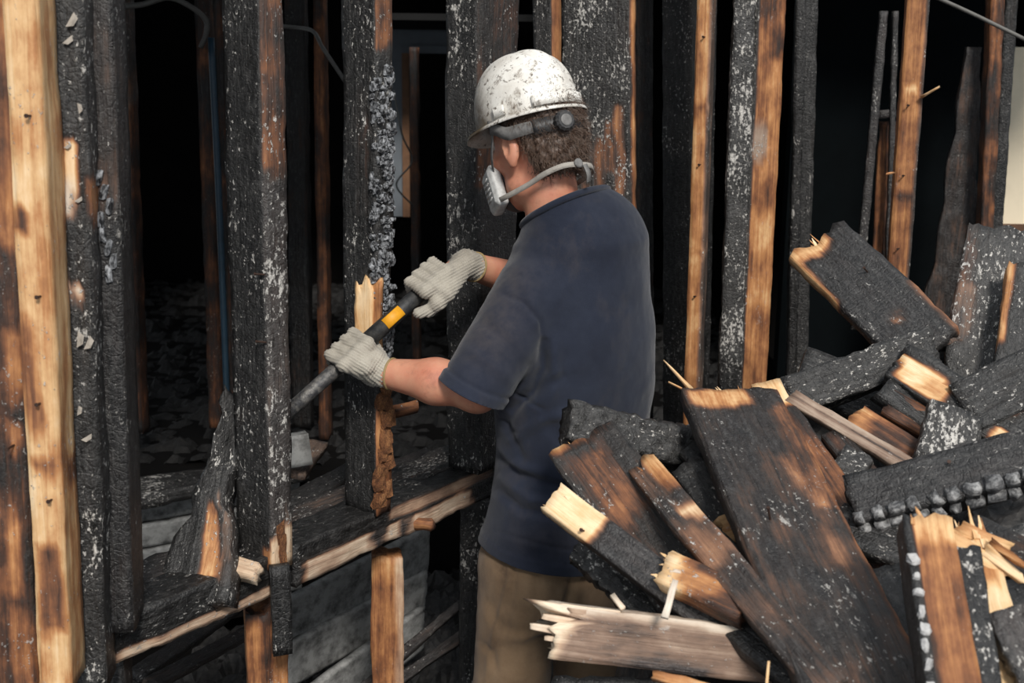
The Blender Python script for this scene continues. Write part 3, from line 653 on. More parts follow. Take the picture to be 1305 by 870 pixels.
splinters(o, 'A', 4, .02, .04, .25)
o = pb('broken_board', (838, 628, 1.98), (1010, 775, 1.68), 34, 0.025, 'ash-streaked board tucked behind the long narrow board', nrm=(-0.2, -0.75, 0.65), burn=0.72, ash=.75, grey=.5, jag=(.02, .02), patches=[(.02, .05, -.5, 1, .05, None, .1)])
o = pb('broken_board', (872, 586, 2.05), (978, 720, 1.85), 46, 0.03, 'black plank in the hollow left of the widest plank', nrm=(-0.2, -0.75, 0.65), burn=0.92, ash=.4, jag=(.02, .02))
# raw tip stick with glossy grey charred half
o = pb('broken_stick', (698, 627, 1.86), (925, 800, 1.66), 42, 0.034, 'stick with a long clean raw tip and a smooth grey-black charred half', nrm=(-0.1, -0.8, 0.6), cat='stick', burn=0.93, ash=.12, grey=.55, var=.02, rough=.0012, jag=(0.025, 0.01), patches=[(-.01, 0.098, -1.4, 1.4, 0.05, None, 0.03, 0)])
splinters(o, 'A', 5, .012, .03, .05); nail(o, .25, -.6, .015)
o = pb('charred_beam', (738, 682, 1.92), (852, 782, 1.78), 46, 0.05, 'crusty black stub crumbling under the raw-tipped stick', nrm=(-0.1, -0.8, 0.6), cat='beam', burn=0.97, ash=.65, alli=0.011, alli_s=.024, step=.007, jag=(.03, .01), var=.03, wave=.015)
o = pb('broken_board', (838, 716, 1.72), (955, 768, 1.62), 44, 0.04, 'stubby block with a fibrous pale torn end, above the weathered beam', nrm=(-0.1, -0.7, 0.7), burn=0.55, ash=.3, var=.1, jag=(.04, .02), patches=[(-.01, .05, -1.3, 1.3, .1), (.04, .12, -.6, .4, .36)])
splinters(o, 'A', 10, .015, .04, .1)
o = pb('broken_board', (920, 676, 1.9), (975, 655, 1.93), 36, 0.03, 'small pale torn scrap between the long narrow board and the widest plank', nrm=(-0.1, -0.7, 0.7), burn=0.2, ash=.2, jag=(.03, .03)); splinters(o, 'A', 6, .015, .03, .1)
o = pb('broken_stick', (861, 738, 1.64), (848, 786, 1.60), 10, 0.008, 'tiny grey sliver standing over the weathered beam', cat='stick', burn=.1, grey=1, ash=.1)
o = pb('broken_stick', (780, 756, 1.70), (794, 774, 1.67), 7, 0.006, 'tiny pale sliver beside the crusty black stub', cat='stick', burn=.12, grey=.8, ash=.1)
# weathered beam across the bottom
o = pb('weathered_beam', (672, 800, 1.66), (1062, 848, 1.62), 68, 0.05, 'weathered grey-brown beam with a shattered left end across the bottom of the pile', nrm=(0.0, -0.95, 0.3), cat='beam', burn=0.54, ash=0.18, grey=.9, var=.12, jag=(0.17, 0), rough=.0025, step=.010,
       patches=[(-.01, 0.055, -1.3, 1.3, 0.06, None, .05, .5), (0.03, 1, .72, 1.3, 0.12, None, .1, .9), (0.12, .3, -1.2, -.6, .66)])
for (a, b, w, bu) in (((671, 797, 1.665), (760, 812, 1.664), 13, .06), ((683, 784, 1.67), (775, 800, 1.664), 12, .1), ((688, 812, 1.66), (770, 824, 1.657), 12, .07), ((701, 770, 1.674), (790, 784, 1.666), 12, .05), ((712, 826, 1.66), (790, 834, 1.656), 11, .12), ((722, 778, 1.663), (800, 792, 1.659), 16, .22)):
    board('fibre_shard', at(*a), at(*b), w, .013, (0, -.95, .3), parent=o, burn=bu + .08, ash=.05, grey=.75, jag=(.035, .01), taper=(.6, 1), rough=.0015, step=.008)
o = pb('broken_stick', (826, 856, 1.50), (930, 884, 1.45), 14, 0.015, 'thin raw slat peeking out under the weathered beam', cat='stick', burn=.22, ash=.1, jag=(.02, 0))
o = pb('broken_stick', (980, 842, 1.42), (976, 885, 1.40), 5, 0.005, 'upright hair-thin splinter before the weathered beam', cat='stick', burn=.1, ash=0)
o = pb('broken_board', (700, 890, 1.72), (900, 900, 1.66), 60, 0.04, 'black rough timber in the shade below the weathered beam', nrm=(0, -.8, .6), burn=.93, ash=.55, alli=.006, jag=(.03, .02))
o = pb('broken_board', (990, 745, 1.72), (1062, 840, 1.60), 50, 0.03, 'brown-black short board wedged left of the widest plank near the bottom', nrm=(-.1, -.8, .6), burn=.66, ash=.25, jag=(.02, .02))
# right: beam with blistered edge
o = pb('charred_beam', (1078, 636, 1.86), (1330, 572, 1.80), 62, 0.06, 'grey-black beam with a row of pale char blisters along its lower edge', nrm=(0.0, -0.65, 0.75), cat='beam', burn=0.93, ash=0.25, grey=.35, var=.04, jag=(0.02, 0), rough=.003, step=.012, patches=[(.20, .215, 0.0, .5, 1, '+z')])
L_, W_, T_ = DIM[o.name]
BB = block_meshes(5, 0.97, 0.75, 500, 'char_block', 0.8, BLIS, .25)
blocks(o, BB, [(0.012 + 0.0305 * i + rng.uniform(-.003, .003), -W_ / 2 + (0.006 if j else -0.004), T_ * (0.48 if j else 0.1), (rng.uniform(.016, .029), rng.uniform(.016, .025), .018)) for i in range(int(L_ / .0305)) for j in (0, 1)], 'char_block')
nail(o, .55, .4, .01)
# bottom right uprights
o = pb('split_post', (1180, 646, 1.56), (1222, 905, 1.30), 66, 0.05, 'upright orange board with a charred left edge dotted with white ash blocks', nrm=(-0.1, -0.9, 0.4), cat='post', burn=0.40, ash=.08, var=.07, jag=(0.05, 0), rough=.002, patches=[(-.01, .055, -.7, 1.2, .22, '+z'), (0, 2, -1.4, -.68, .93, None, .5)])
splinters(o, 'A', 10, .015, .045, .25)
L_, W_, T_ = DIM[o.name]
blocks(o, WHB, [(0.09 + .027 * i + rng.uniform(-.005, .005), -W_ * rng.uniform(.38, .46), T_ / 2, (rng.uniform(.008, .02), rng.uniform(.007, .017), .010)) for i in range(10)], 'char_block')
o = pb('charred_strip', (1234, 692, 1.52), (1264, 905, 1.30), 34, 0.03, 'black strip standing between the orange upright and the raw split board', nrm=(-0.1, -0.9, 0.4), cat='strip', burn=.94, ash=.45, jag=(.02, 0))
o = pb('split_board', (1238, 672, 1.60), (1300, 905, 1.34), 52, 0.03, 'bright raw split board with shredded fibres beside the black strip', nrm=(-0.1, -0.9, 0.4), burn=.13, ash=.05, var=.08, jag=(.06, 0), patches=[(.04, .1, -.2, .6, .4)])
splinters(o, 'A', 14, .03, .08, .1, .016)
for i, (a, b, w, bu) in enumerate((((1205, 682, 1.57), (1302, 738, 1.52), 26, .12), ((1222, 672, 1.6), (1300, 702, 1.56), 20, .22), ((1255, 700, 1.55), (1318, 748, 1.5), 16, .08), ((1262, 690, 1.56), (1310, 720, 1.5), 12, .36))):
    board('fibre_shard', at(*a), at(*b), w, 0.012, (-.1, -.9, .5), parent=o, burn=bu, ash=.03, jag=(.02, .05), taper=(1, .6), var=.1)
o = pb('charred_chunk', (1280, 775, 1.42), (1330, 880, 1.34), 44, 0.05, 'ash-white blistered chunk at the bottom right corner', nrm=(-0.1, -0.8, 0.5), cat='chunk', burn=.85, ash=.95, grey=.8, alli=.01, alli_s=.026, step=.007)
o = pb('broken_board', (1225, 668, 1.72), (1335, 720, 1.6), 44, 0.03, 'dark brown board behind the raw split board', nrm=(0, -.7, .7), burn=.68, ash=.3, jag=(.02, 0))
o = pb('broken_board', (1190, 735, 1.66), (1330, 690, 1.66), 60, 0.03, 'sooty plank under the beam with pale blisters', nrm=(0, -.7, .7), burn=.86, ash=.3)
o = pb('broken_board', (1280, 740, 1.6), (1330, 820, 1.5), 50, 0.03, 'black offcut behind the ash-white chunk', nrm=(0, -.7, .7), burn=.93, ash=.3)
# upper part of the pile
o = pb('broken_plank', (1036, 300, 2.72), (1190, 446, 2.40), 84, 0.035, 'charcoal plank with a torn pale-orange top end, standing highest in the pile', nrm=(-0.05, -0.95, 0.35), cat='plank', burn=0.90, ash=0.28, grey=.2, var=.05, jag=(0.05, .03), rough=.003, patches=[(-.02, .045, -1.3, .35, .24, None, .05, 0), (.0, .2, -1.3, -.85, .2, None, .1, 0), (.29, .31, -.3, .2, .42, '+z'), (.24, .5, .85, 1.3, .38, None, .1)])
splinters(o, 'A', 10, .02, .06, .2, .016); nail(o, .4, .3)
o = pb('charred_beam', (1002, 506, 2.34), (1196, 436, 2.36), 48, 0.06, 'rough black beam rising to the right in front of the charcoal plank', nrm=(0.0, -0.85, 0.5), cat='beam', burn=.96, ash=.6, alli=.007, alli_s=.04, jag=(.02, .02), var=.03)
o = pb('charred_beam', (1140, 455, 2.32), (1330, 572, 2.12), 52, 0.06, 'long black beam with bright torn patches, crossing down to the right edge', nrm=(0.0, -0.85, 0.5), cat='beam', burn=.92, ash=.5, rough=.006, jag=(.04, 0), var=.05, patches=[(0.0, 0.10, -.9, .5, .08, None, .1), (0.06, .14, -.8, 0.3, .2, None, .1), (0.24, .42, -1.3, -.2, .14, None, .2), (.2, .24, .3, 1, .5)])
splinters(o, 'A', 8, .015, .045, .08)
o = pb('charred_sheet', (1278, 285, 2.55), (1244, 520, 2.35), 92, 0.03, 'wide glossy black panel flecked with ash at the right, leaning upright', nrm=(-0.25, -0.9, 0.35), cat='panel', burn=.91, ash=.85, var=.06, jag=(.04, .02), rough=.007, patches=[(.0, .25, -1.2, -.6, .62), (.15, .28, -1.3, -.4, .55, None, .6, .6)])
o = pb('charred_sheet', (1325, 330, 2.42), (1300, 520, 2.26), 80, 0.03, 'black board overlapping the wide flecked panel at the right edge', nrm=(-0.25, -0.9, 0.35), cat='panel', burn=.9, ash=.6, jag=(.05, .02), rough=.006, patches=[(0, .2, -1.3, -.7, .25, None, .1)])
o = pb('broken_board', (1228, 520, 2.2), (1330, 470, 2.2), 70, 0.04, 'sooty plank under the long black beam at the right edge', nrm=(0, -.7, .7), burn=.9, ash=.6)
o = pb('broken_stick', (1006, 502, 2.20), (1166, 596, 2.02), 19, 0.02, 'thin grey stick lying across the hollow behind the widest plank', nrm=(0, -.8, .6), cat='stick', burn=.42, ash=.25, grey=1, jag=(.01, .02), var=.08, patches=[(0, 1, -.1, .2, .7)])
o = pb('charred_sheet', (1222, 520, 2.14), (1205, 594, 2.05), 74, 0.03, 'small square board covered with glittering ash, upright in the hollow', nrm=(-.1, -.9, .4), cat='panel', burn=.88, ash=1.0, rough=.006)
o = pb('broken_board', (1085, 525, 2.22), (1170, 580, 2.12), 34, 0.03, 'brown torn board in the hollow above the thin grey stick', nrm=(0, -.8, .6), burn=.58, ash=.25, jag=(.04, .03), patches=[(.0, .05, -1, 1, .3)])
o = pb('broken_board', (1132, 510, 2.26), (1192, 545, 2.22), 34, 0.03, 'short orange-brown scrap deep in the hollow', nrm=(0, -.8, .6), burn=.48, ash=.15, jag=(.03, .03))
o = pb('charred_chunk', (1068, 582, 2.05), (1104, 600, 2.02), 34, 0.04, 'knobbly black chunk below the thin grey stick', nrm=(0, -.8, .6), cat='chunk', burn=.97, ash=.7, alli=.006, step=.007)
o = pb('broken_board', (1060, 548, 2.12), (1120, 625, 2.0), 30, 0.03, 'brown slat between the raw square tip board and the thin grey stick', nrm=(0, -.8, .6), burn=.64, ash=.2)
o = pb('broken_board', (1170, 590, 2.06), (1290, 566, 2.06), 30, 0.03, 'ash-grey board end behind the beam with pale blisters', nrm=(0, -.7, .7), burn=.85, ash=.7, grey=.5)
o = pb('broken_board', (1020, 470, 2.5), (1150, 520, 2.45), 60, 0.03, 'black plank in shade under the rising black beam', nrm=(0, -.7, .7), burn=.94, ash=.4)
o = pb('broken_board', (1196, 404, 2.5), (1216, 440, 2.42), 26, 0.03, 'pinkish-brown torn scrap left of the wide flecked panel', nrm=(-.1, -.9, .4), burn=.5, ash=.4, grey=.5, jag=(.03, .03)); splinters(o, 'A', 4, .015, .03, .15)
# dark filler boards in the hollows
k = 0
for (a, b, w, lab) in (((880, 560, 2.12), (960, 660, 2.0), 40, 'black lath under the widest plank'), ((760, 640, 1.98), (860, 720, 1.86), 40, 'black lath under the brown-black plank'), ((1060, 660, 1.86), (1170, 700, 1.78), 50, 'black lath below the blistered beam'),
                       ((1120, 720, 1.74), (1180, 820, 1.6), 50, 'black lath between the widest plank and the orange upright'), ((940, 790, 1.66), (1080, 900, 1.5), 50, 'black lath right under the weathered beam'), ((1130, 480, 2.3), (1250, 560, 2.2), 50, 'black lath under the long black beam')):
    pb('burnt_lath', a, b, w, 0.025, lab, nrm=(0.1 * (k % 3 - 1), -.7, .7), cat='lath', burn=.92, ash=.45, jag=(.02, .02)); k += 1
# heap beneath: heights taken from the undersides of the boards so that everything rests on it
gx_ = np.linspace(-0.05, 1.75, 100); gy_ = np.linspace(1.12, 3.1, 110)
XX, YY = np.meshgrid(gx_, gy_, indexing='ij'); Hh = np.full(XX.shape, 9.0)
for (A, B, y, z, W, T) in BOARDS:
    for s in np.linspace(0, 1, 24):
        for q in (-.5, 0, .5):
            p = A + (B - A) * s + y * W * q - z * T * 0.5
            d2 = (XX - p[0]) ** 2 + (YY - p[1]) ** 2
            Hh = np.where(d2 < 0.05 ** 2, np.minimum(Hh, p[2] - 0.012), Hh)
known = Hh < 8; wsum = np.zeros(XX.shape); hs = np.zeros(XX.shape); low = np.where(known, Hh, 9)
for i, j in zip(*np.where(known)):
    if (i + j) % 3: continue
    w = 1 / (((XX - gx_[i]) ** 2 + (YY - gy_[j]) ** 2) + 0.002) ** 2; wsum += w; hs += w * Hh[i, j]
Hf = hs / wsum
for it in range(6):     # keep below the boards, and smooth
    Hf = np.minimum(Hf, Hh)
    p = np.pad(Hf, 1, mode='edge'); Hf = (p[:-2, 1:-1] + p[2:, 1:-1] + p[1:-1, :-2] + p[1:-1, 2:] + 2 * Hf) / 6
Hf = np.minimum(Hf - 0.015, Hh)
edge = sm(-0.05, 0.30, XX) * sm(1.12, 1.30, YY) * (1 - sm(2.55, 3.0, YY))
man_clear = sm(0.0, 0.16, np.hypot((XX - 0.12), (YY - 2.5)) - 0.36)
Hf = Hf * edge * man_clear
PP = np.stack([XX, YY, Hf], -1)
PP[..., 2] += np.minimum((fbm(PP, 22, 5, 3) - 0.72) * 0.09, 0.0)
PP[..., 2] = np.maximum(PP[..., 2], 0.002)
idx = np.arange(XX.size).reshape(XX.shape)
F = np.stack([idx[:-1, :-1], idx[1:, :-1], idx[1:, 1:], idx[:-1, 1:]], -1).reshape(-1, 4)
o = link('debris_heap', mesh('debris_heap', PP.reshape(-1, 3), F, RUBBLE, False))
tag(o, 'heap of black charred rubble under the broken lumber', 'debris', kind='stuff')

# ------------------------------------------------------------------ signed-distance modelling for the figure
class Field:
    def __init__(s, lo, hi, h):
        s.ax = [np.arange(a, b + hh, hh) for a, b, hh in zip(lo, hi, h if np.ndim(h) else (h,) * 3)]
        s.D = np.full([len(a) for a in s.ax], 1.0, np.float32)
    def _sl(s, lo, hi):
        r = []
        for a, l, h in zip(s.ax, lo, hi):
            i, j = np.searchsorted(a, l), np.searchsorted(a, h); r.append(slice(max(0, i - 1), min(len(a), j + 1)))
        return tuple(r)
    def put(s, prim, k=0.02, sub=False):
        fn, lo, hi = prim; m = k * 1.5 + 0.02
        sl = s._sl(np.array(lo) - m, np.array(hi) + m)
        X, Y, Z = s.ax[0][sl[0]][:, None, None], s.ax[1][sl[1]][None, :, None], s.ax[2][sl[2]][None, None, :]
        d = fn(X, Y, Z).astype(np.float32); o = s.D[sl]
        if sub:
            h = np.clip(0.5 - 0.5 * (o + d) / k, 0, 1); s.D[sl] = o * (1 - h) - d * h + k * h * (1 - h); return
        h = np.clip(0.5 + 0.5 * (o - d) / k, 0, 1)
        s.D[sl] = o * (1 - h) + d * h - k * h * (1 - h)
    def nets(s):
        D = s.D; ins = D < 0; nx, ny, nz = D.shape
        cnt = np.zeros((nx - 1, ny - 1, nz - 1), np.int8)
        for a in (0, 1):
            for b in (0, 1):
                for c in (0, 1): cnt += ins[a:nx - 1 + a, b:ny - 1 + b, c:nz - 1 + c]
        act = (cnt > 0) & (cnt < 8); I, J, K = np.where(act)
        pos = np.zeros((len(I), 3)); n = np.zeros(len(I))
        cs = [(a, b, c) for a in (0, 1) for b in (0, 1) for c in (0, 1)]
        for p in cs:
            for ax in range(3):
                if p[ax]: continue
                q = list(p); q[ax] = 1
                d0 = D[I + p[0], J + p[1], K + p[2]]; d1 = D[I + q[0], J + q[1], K + q[2]]
                m = (d0 < 0) != (d1 < 0); t = np.where(m, d0 / np.where(m, d0 - d1, 1), 0)
                pp = np.array([p] * len(I), float); pp[:, ax] = t
                pos += pp * m[:, None]; n += m
        pos = pos / n[:, None]
        V = np.stack([a[i] + (a[1] - a[0]) * pos[:, c] for c, (a, i) in enumerate(zip(s.ax, (I, J, K)))], -1)
        id_ = np.full(act.shape, -1, np.int64); id_[I, J, K] = np.arange(len(I)); F = []
        for ax in range(3):
            s0 = [slice(1, -1)] * 3; s0[ax] = slice(0, -1); s1 = list(s0); s1[ax] = slice(1, None)
            A, B = ins[tuple(s0)], ins[tuple(s1)]; e = np.argwhere(A != B)
            if not len(e): continue
            up_ = A[tuple(e.T)]
            base = e + 1; base[:, ax] -= 1
            o1, o2 = [(1, 2), (2, 0), (0, 1)][ax]
            def cell(d1, d2):
                q = base.copy(); q[:, o1] += d1; q[:, o2] += d2; return id_[tuple(q.T)]
            quad = np.stack([cell(-1, -1), cell(0, -1), cell(0, 0), cell(-1, 0)], -1)
            quad[~up_] = quad[~up_][:, ::-1]; F.append(quad)
        return V, np.concatenate(F)
def cone(a, b, ra, rb):
    a = np.array(a, float); b = np.array(b, float); ba = b - a; L2 = ba @ ba + 1e-12; R = max(ra, rb)
    def fn(X, Y, Z):
        h = np.clip(((X - a[0]) * ba[0] + (Y - a[1]) * ba[1] + (Z - a[2]) * ba[2]) / L2, 0, 1)
        return np.sqrt((X - a[0] - h * ba[0]) ** 2 + (Y - a[1] - h * ba[1]) ** 2 + (Z - a[2] - h * ba[2]) ** 2) - (ra + (rb - ra) * h)
    return fn, np.minimum(a, b) - R, np.maximum(a, b) + R
def ell(c, r, axes=None):
    c = np.array(c, float); r = np.array(r, float); Q = np.eye(3) if axes is None else np.array(axes); R = r.max()
    def fn(X, Y, Z):
        x, y, z = X - c[0], Y - c[1], Z - c[2]
        u = [x * Q[i][0] + y * Q[i][1] + z * Q[i][2] for i in range(3)]
        k0 = np.sqrt(sum((a / s_) ** 2 for a, s_ in zip(u, r))); k1 = np.sqrt(sum((a / s_ ** 2) ** 2 for a, s_ in zip(u, r))) + 1e-9
        return k0 * (k0 - 1) / k1
    return fn, c - R, c + R
def loft(tab, rd, fd):
    """elliptic cross-sections: rows (z, cx, cy, r along rd, r along fd)"""
    T_ = np.array(tab); lo = np.array([T_[:, 1].min() - .3, T_[:, 2].min() - .3, T_[:, 0].min()]); hi = np.array([T_[:, 1].max() + .3, T_[:, 2].max() + .3, T_[:, 0].max()])
    zz = np.linspace(T_[0, 0], T_[-1, 0], 60); C_ = []
    for c in range(1, 5):
        y = np.interp(zz, T_[:, 0], T_[:, c])
        for _ in range(6): y[1:-1] = (y[:-2] + 2 * y[1:-1] + y[2:]) / 4
        C_.append(y)
    def fn(X, Y, Z):
        cx, cy, rx, ry = [np.interp(Z.ravel(), zz, c).reshape(Z.shape) for c in C_]
        x, y = X - cx, Y - cy
        u, v = x * rd[0] + y * rd[1], x * fd[0] + y * fd[1]
        p = 2.3
        k = (np.abs(u / rx) ** p + np.abs(v / ry) ** p) ** (1 / p)
        d = (k - 1) * np.minimum(rx, ry)
        return np.maximum(d, np.maximum(Z - T_[-1, 0], T_[0, 0] - Z))
    return fn, lo, hi
def vnorm(V, F):
    n = np.zeros_like(V); a = np.cross(V[F[:, 2]] - V[F[:, 0]], V[F[:, 3]] - V[F[:, 1]])
    for c in range(4): np.add.at(n, F[:, c], a)
    return n / (np.linalg.norm(n, axis=1, keepdims=True) + 1e-12)
def relax(V, F, it=2, lam=.5):
    E_ = np.concatenate([F[:, [0, 1]], F[:, [1, 2]], F[:, [2, 3]], F[:, [3, 0]]])
    for _ in range(it):
        s_ = np.zeros_like(V); c = np.zeros(len(V))
        np.add.at(s_, E_[:, 0], V[E_[:, 1]]); np.add.at(s_, E_[:, 1], V[E_[:, 0]]); np.add.at(c, E_[:, 0], 1); np.add.at(c, E_[:, 1], 1)
        V = V + lam * (s_ / np.maximum(c, 1)[:, None] - V)
    return V
def folds(V, N, lst):
    """press creases into cloth: polylines given along the visible side, amplitude in metres, half-width in metres"""
    P = pj(V); vis = np.clip(-(N @ fw) * 2.5 + .3, 0, 1)
    for pts, amp, w in lst:
        pts = np.array(pts, float); best = np.full(len(P), 1e9); tt = np.zeros(len(P)); n = len(pts) - 1
        for i in range(n):
            a, b = pts[i], pts[i + 1]; ba = b - a; h = np.clip(((P - a) @ ba) / (ba @ ba), 0, 1)
            d = np.linalg.norm(P - a - h[:, None] * ba, axis=1); m = d < best; best[m] = d[m]; tt[m] = ((i + h) / n)[m]
        fade = np.sin(np.clip(tt, 0.0, 1) * math.pi) ** 0.5
        q = best / (w * FPX / 2.5)
        V = V + N * (amp * (np.exp(-q ** 2) - .35 * np.exp(-(q / 2.2) ** 2)) * fade * vis * 1.5)[:, None]
    return V
def cut(me, planes):
    """planes: (point, normal, test) - drop what lies beyond, with a clean edge; test limits the cut to nearby geometry"""
    bm = bmesh.new(); bm.from_mesh(me)
    for co, no, test in planes:
        co = Vector(co); no = Vector(no).normalized()
        fs = [f for f in bm.faces if test(f.calc_center_median())]
        g = set(fs)
        for f in fs: g.update(f.edges); g.update(f.verts)
        bmesh.ops.bisect_plane(bm, geom=list(g), plane_co=co, plane_no=no)
        kill = [f for f in bm.faces if test(f.calc_center_median()) and (f.calc_center_median() - co).dot(no) > 1e-6]
        bmesh.ops.delete(bm, geom=kill, context='FACES')
    bm.to_mesh(me); bm.free(); me.shade_smooth(); return me
def solid(o, t, off=-1):
    m = o.modifiers.new('thickness', 'SOLIDIFY'); m.thickness = t; m.offset = off; return o

# ---- cloth, skin and gear materials
def cloth(name, base, dust, damt, weave, grime=None, rough=.9, bs=.4):
    t = NT(name); v = t.coords(False)
    n1 = t.noise(v, 6, 5, .65); n2 = t.noise(v, 45, 4, .65); n3 = t.noise(v, 420, 2, .6)
    f = t.math('MULTIPLY', t.ramp(t.math('MULTIPLY_ADD', n2, .35, t.math('MULTIPLY', n1, .75)), [(.40, 0.), (.72, 1.)]), damt)
    c = t.mix(f, base, dust)
    c = t.mix(t.math('MULTIPLY', n3, .35), c, tuple(x * .45 for x in base))
    if grime:
        g = t.ramp(t.noise(t.scaled(v, (1, 1, .6)), 9, 5, .7), [(.55, 0.), (.72, 1.)]); c = t.mix(t.math('MULTIPLY', g, .4), c, grime)
        gm = t.attr('grime'); g2 = t.math('MULTIPLY', gm, t.ramp(n2, [(.3, .25), (.65, 1.)]), clamp=True); c = t.mix(t.math('MULTIPLY', g2, .75), c, grime)
    h = t.math('ADD', t.math('MULTIPLY', t.noise(v, weave, 2, .5), .6), t.math('MULTIPLY', n2, .5))
    t.b.inputs['Sheen Weight'].default_value = .15
    return t.out(c, rough, t.bump(h, bs, .003), Specular_IOR_Level=.2)
NAVY = cloth('navy_jersey', srgb(31, 36, 50), srgb(51, 57, 72), .5, 900, srgb(66, 62, 64))
KHAKI = cloth('dusty_khaki_canvas', srgb(122, 98, 74), srgb(158, 134, 108), .6, 700, srgb(64, 48, 38))
GLOVE = cloth('knitted_cotton', srgb(172, 165, 152), srgb(200, 194, 182), .5, 520, srgb(92, 82, 72), bs=.8)
CUFFM = plain('tan_cuff_edge', srgb(150, 128, 88), .8, 60, .4)
def skin():
    t = NT('skin'); v = t.coords(False)
    n = t.noise(v, 14, 4, .6); n2 = t.noise(v, 90, 3, .6)
    c = t.mix(t.ramp(n, [(.35, 0.), (.65, 1.)]), srgb(206, 150, 122), srgb(194, 122, 98))
    c = t.mix(t.math('MULTIPLY', n2, .2), c, srgb(150, 92, 72))
    so = t.ramp(t.noise(v, 22, 5, .7), [(.56, 0.), (.72, 1.)]); c = t.mix(t.math('MULTIPLY', so, .35), c, srgb(92, 66, 54))
    t.b.inputs['Subsurface Weight'].default_value = .12; t.b.inputs['Subsurface Radius'].default_value = (.01, .004, .002)
    return t.out(c, .5, t.bump(t.noise(v, 300, 3, .6), .15, .002))
SKIN = skin()
HAIRM = plain('brown_grey_hair', srgb(84, 64, 52), .5, 60, .6, col2=srgb(128, 112, 100), rand=False)

# ---- skeleton
fF = unit([-0.6, 0.8, 0]); rR = unit([0.8, 0.6, 0])
SL, SR = np.array(at(680, 372, 2.41)), np.array(at(775, 312, 2.62))
EL = at(604, 494, 2.30); WLp = at(479, 473, 2.385)
GR = at(549, 361, 2.49); GL = at(446, 455, 2.395)
ER = np.array([0.10, 2.80, 1.42]); WR = at(592, 336, 2.54)
bar_a = unit(GR - at(362, 530, 2.295))
GL = GR + bar_a * ((GL - GR) @ bar_a)
# head
hF = np.array([-0.70, 0.71, 0]); hF = unit(unit(hF) * math.cos(math.radians(18)) + np.array([0, 0, -math.sin(math.radians(18))]))
hL = unit(np.cross([0, 0, 1.0], hF)); hU = np.cross(hF, hL)
HB = at(674, 152, 2.52)
Hc = HB - hU * 0.048 - hF * 0.004
AX = np.array([hF, hL, hU])
def hp(f, l, u): return Hc + hF * f + hL * l + hU * u
C7 = at(724, 256, 2.46)
man = thing('person', (0.09, 2.5, 0.0), 'worker in navy T-shirt, khaki trousers and white gloves, prying at the charred studs', 'person')
# body: one continuous surface
b = Field((-0.55, 2.05, 0.04), (0.5, 3.0, 1.99), (.0042, .0042, .0042))
b.put(loft([(.80, .1, 2.5, .145, .10), (1.0, .115, 2.5, .15, .10), (1.15, .13, 2.51, .145, .095), (1.3, .125, 2.51, .155, .105), (1.45, .115, 2.5, .16, .105), (1.56, .11, 2.5, .12, .08)], rR, fF), .04)
b.put(cone(C7 - [0, 0, .12], SL + [0, 0, -.02], .05, .05), .04); b.put(cone(C7 - [0, 0, .12], SR + [0, 0, -.02], .05, .05), .04)
b.put(cone(SL, EL, .052, .043), .03); b.put(cone(EL, EL + (WLp - EL) * .38, .043, .045), .02); b.put(cone(EL + (WLp - EL) * .38, WLp, .045, .027), .02); b.put(cone(WLp, GL + (WLp - GL) * .5, .027, .02), .01)
b.put(ell(EL + [.012, -.004, -.012], (.036, .036, .036)), .02)
b.put(cone(SR, ER, .052, .042), .03); b.put(cone(ER, ER + (WR - ER) * .35, .042, .044), .02); b.put(cone(ER + (WR - ER) * .35, WR, .044, .027), .02); b.put(cone(WR, GR + (WR - GR) * .5, .027, .02), .01)
HL_, HR_ = np.array([.03, 2.455, .88]), np.array([.17, 2.55, .88])
KL, KR, AL, AR = np.array([.0, 2.44, .49]), np.array([.20, 2.57, .49]), np.array([.0, 2.47, .1]), np.array([.2, 2.6, .1])
for h_, k_, a__ in ((HL_, KL, AL), (HR_, KR, AR)):
    b.put(cone(h_, k_, .08, .055), .04); b.put(cone(k_, a__, .055, .038), .03); b.put(cone(a__, a__ + fF * .13 - [0, 0, .03], .036, .03), .02)
# neck and head
b.put(cone(C7 - [0, 0, .10] + fF * .035, hp(-.022, 0, -.05), .060, .056), .03)
b.put(cone(C7 - [0, 0, .07], SL + [.02, .02, .0], .035, .03), .04); b.put(cone(C7 - [0, 0, .07], SR + [-.02, -.02, .0], .035, .03), .04)
b.put(ell(hp(-.01, 0, .03), (.098, .078, .09), AX), .02)            # cranium
b.put(ell(hp(.028, 0, -.03), (.062, .062, .085), AX), .03)         # face block
b.put(cone(hp(.03, .045, -.085), hp(.075, .012, -.105), .022, .02), .03); b.put(cone(hp(.03, -.045, -.085), hp(.075, -.012, -.105), .022, .02), .03)   # jaw
b.put(cone(hp(.085, 0, .012), hp(.112, 0, -.03), .009, .014), .012)   # nose
b.put(cone(hp(.08, .03, .03), hp(.085, -.03, .03), .010, .010), .012) # brow
for s_ in (1, -1):
    b.put(ell(hp(.09, .03 * s_, .008), (.014, .016, .010), AX), .008, sub=True)
    b.put(ell(hp(.07, .045 * s_, -.025), (.022, .02, .018), AX), .02)
    e_ax = np.array([unit(hF + .3 * hL * s_), unit(hL * s_ - .3 * hF), hU])
    b.put(ell(hp(-.010, .086 * s_, -.016), (.020, .010, .034), e_ax), .005)
    b.put(ell(hp(-.003, .097 * s_, -.012), (.0115, .008, .021), e_ax), .003, sub=True)
    b.put(ell(hp(-.006, .083 * s_, -.046), (.010, .007, .011), e_ax), .006)
    b.put(ell(hp(.008, .082 * s_, -.018), (.005, .006, .009), e_ax), .004)
b.put(cone(hp(.088, .018, -.062), hp(.088, -.018, -.062), .009, .009), .008)
V, F = b.nets(); V = relax(V, F, 1, .4)
child('body', mesh('body', V, F, SKIN), man)
EYEM = plain('eye_white', srgb(225, 222, 218), .2, 30, .1)
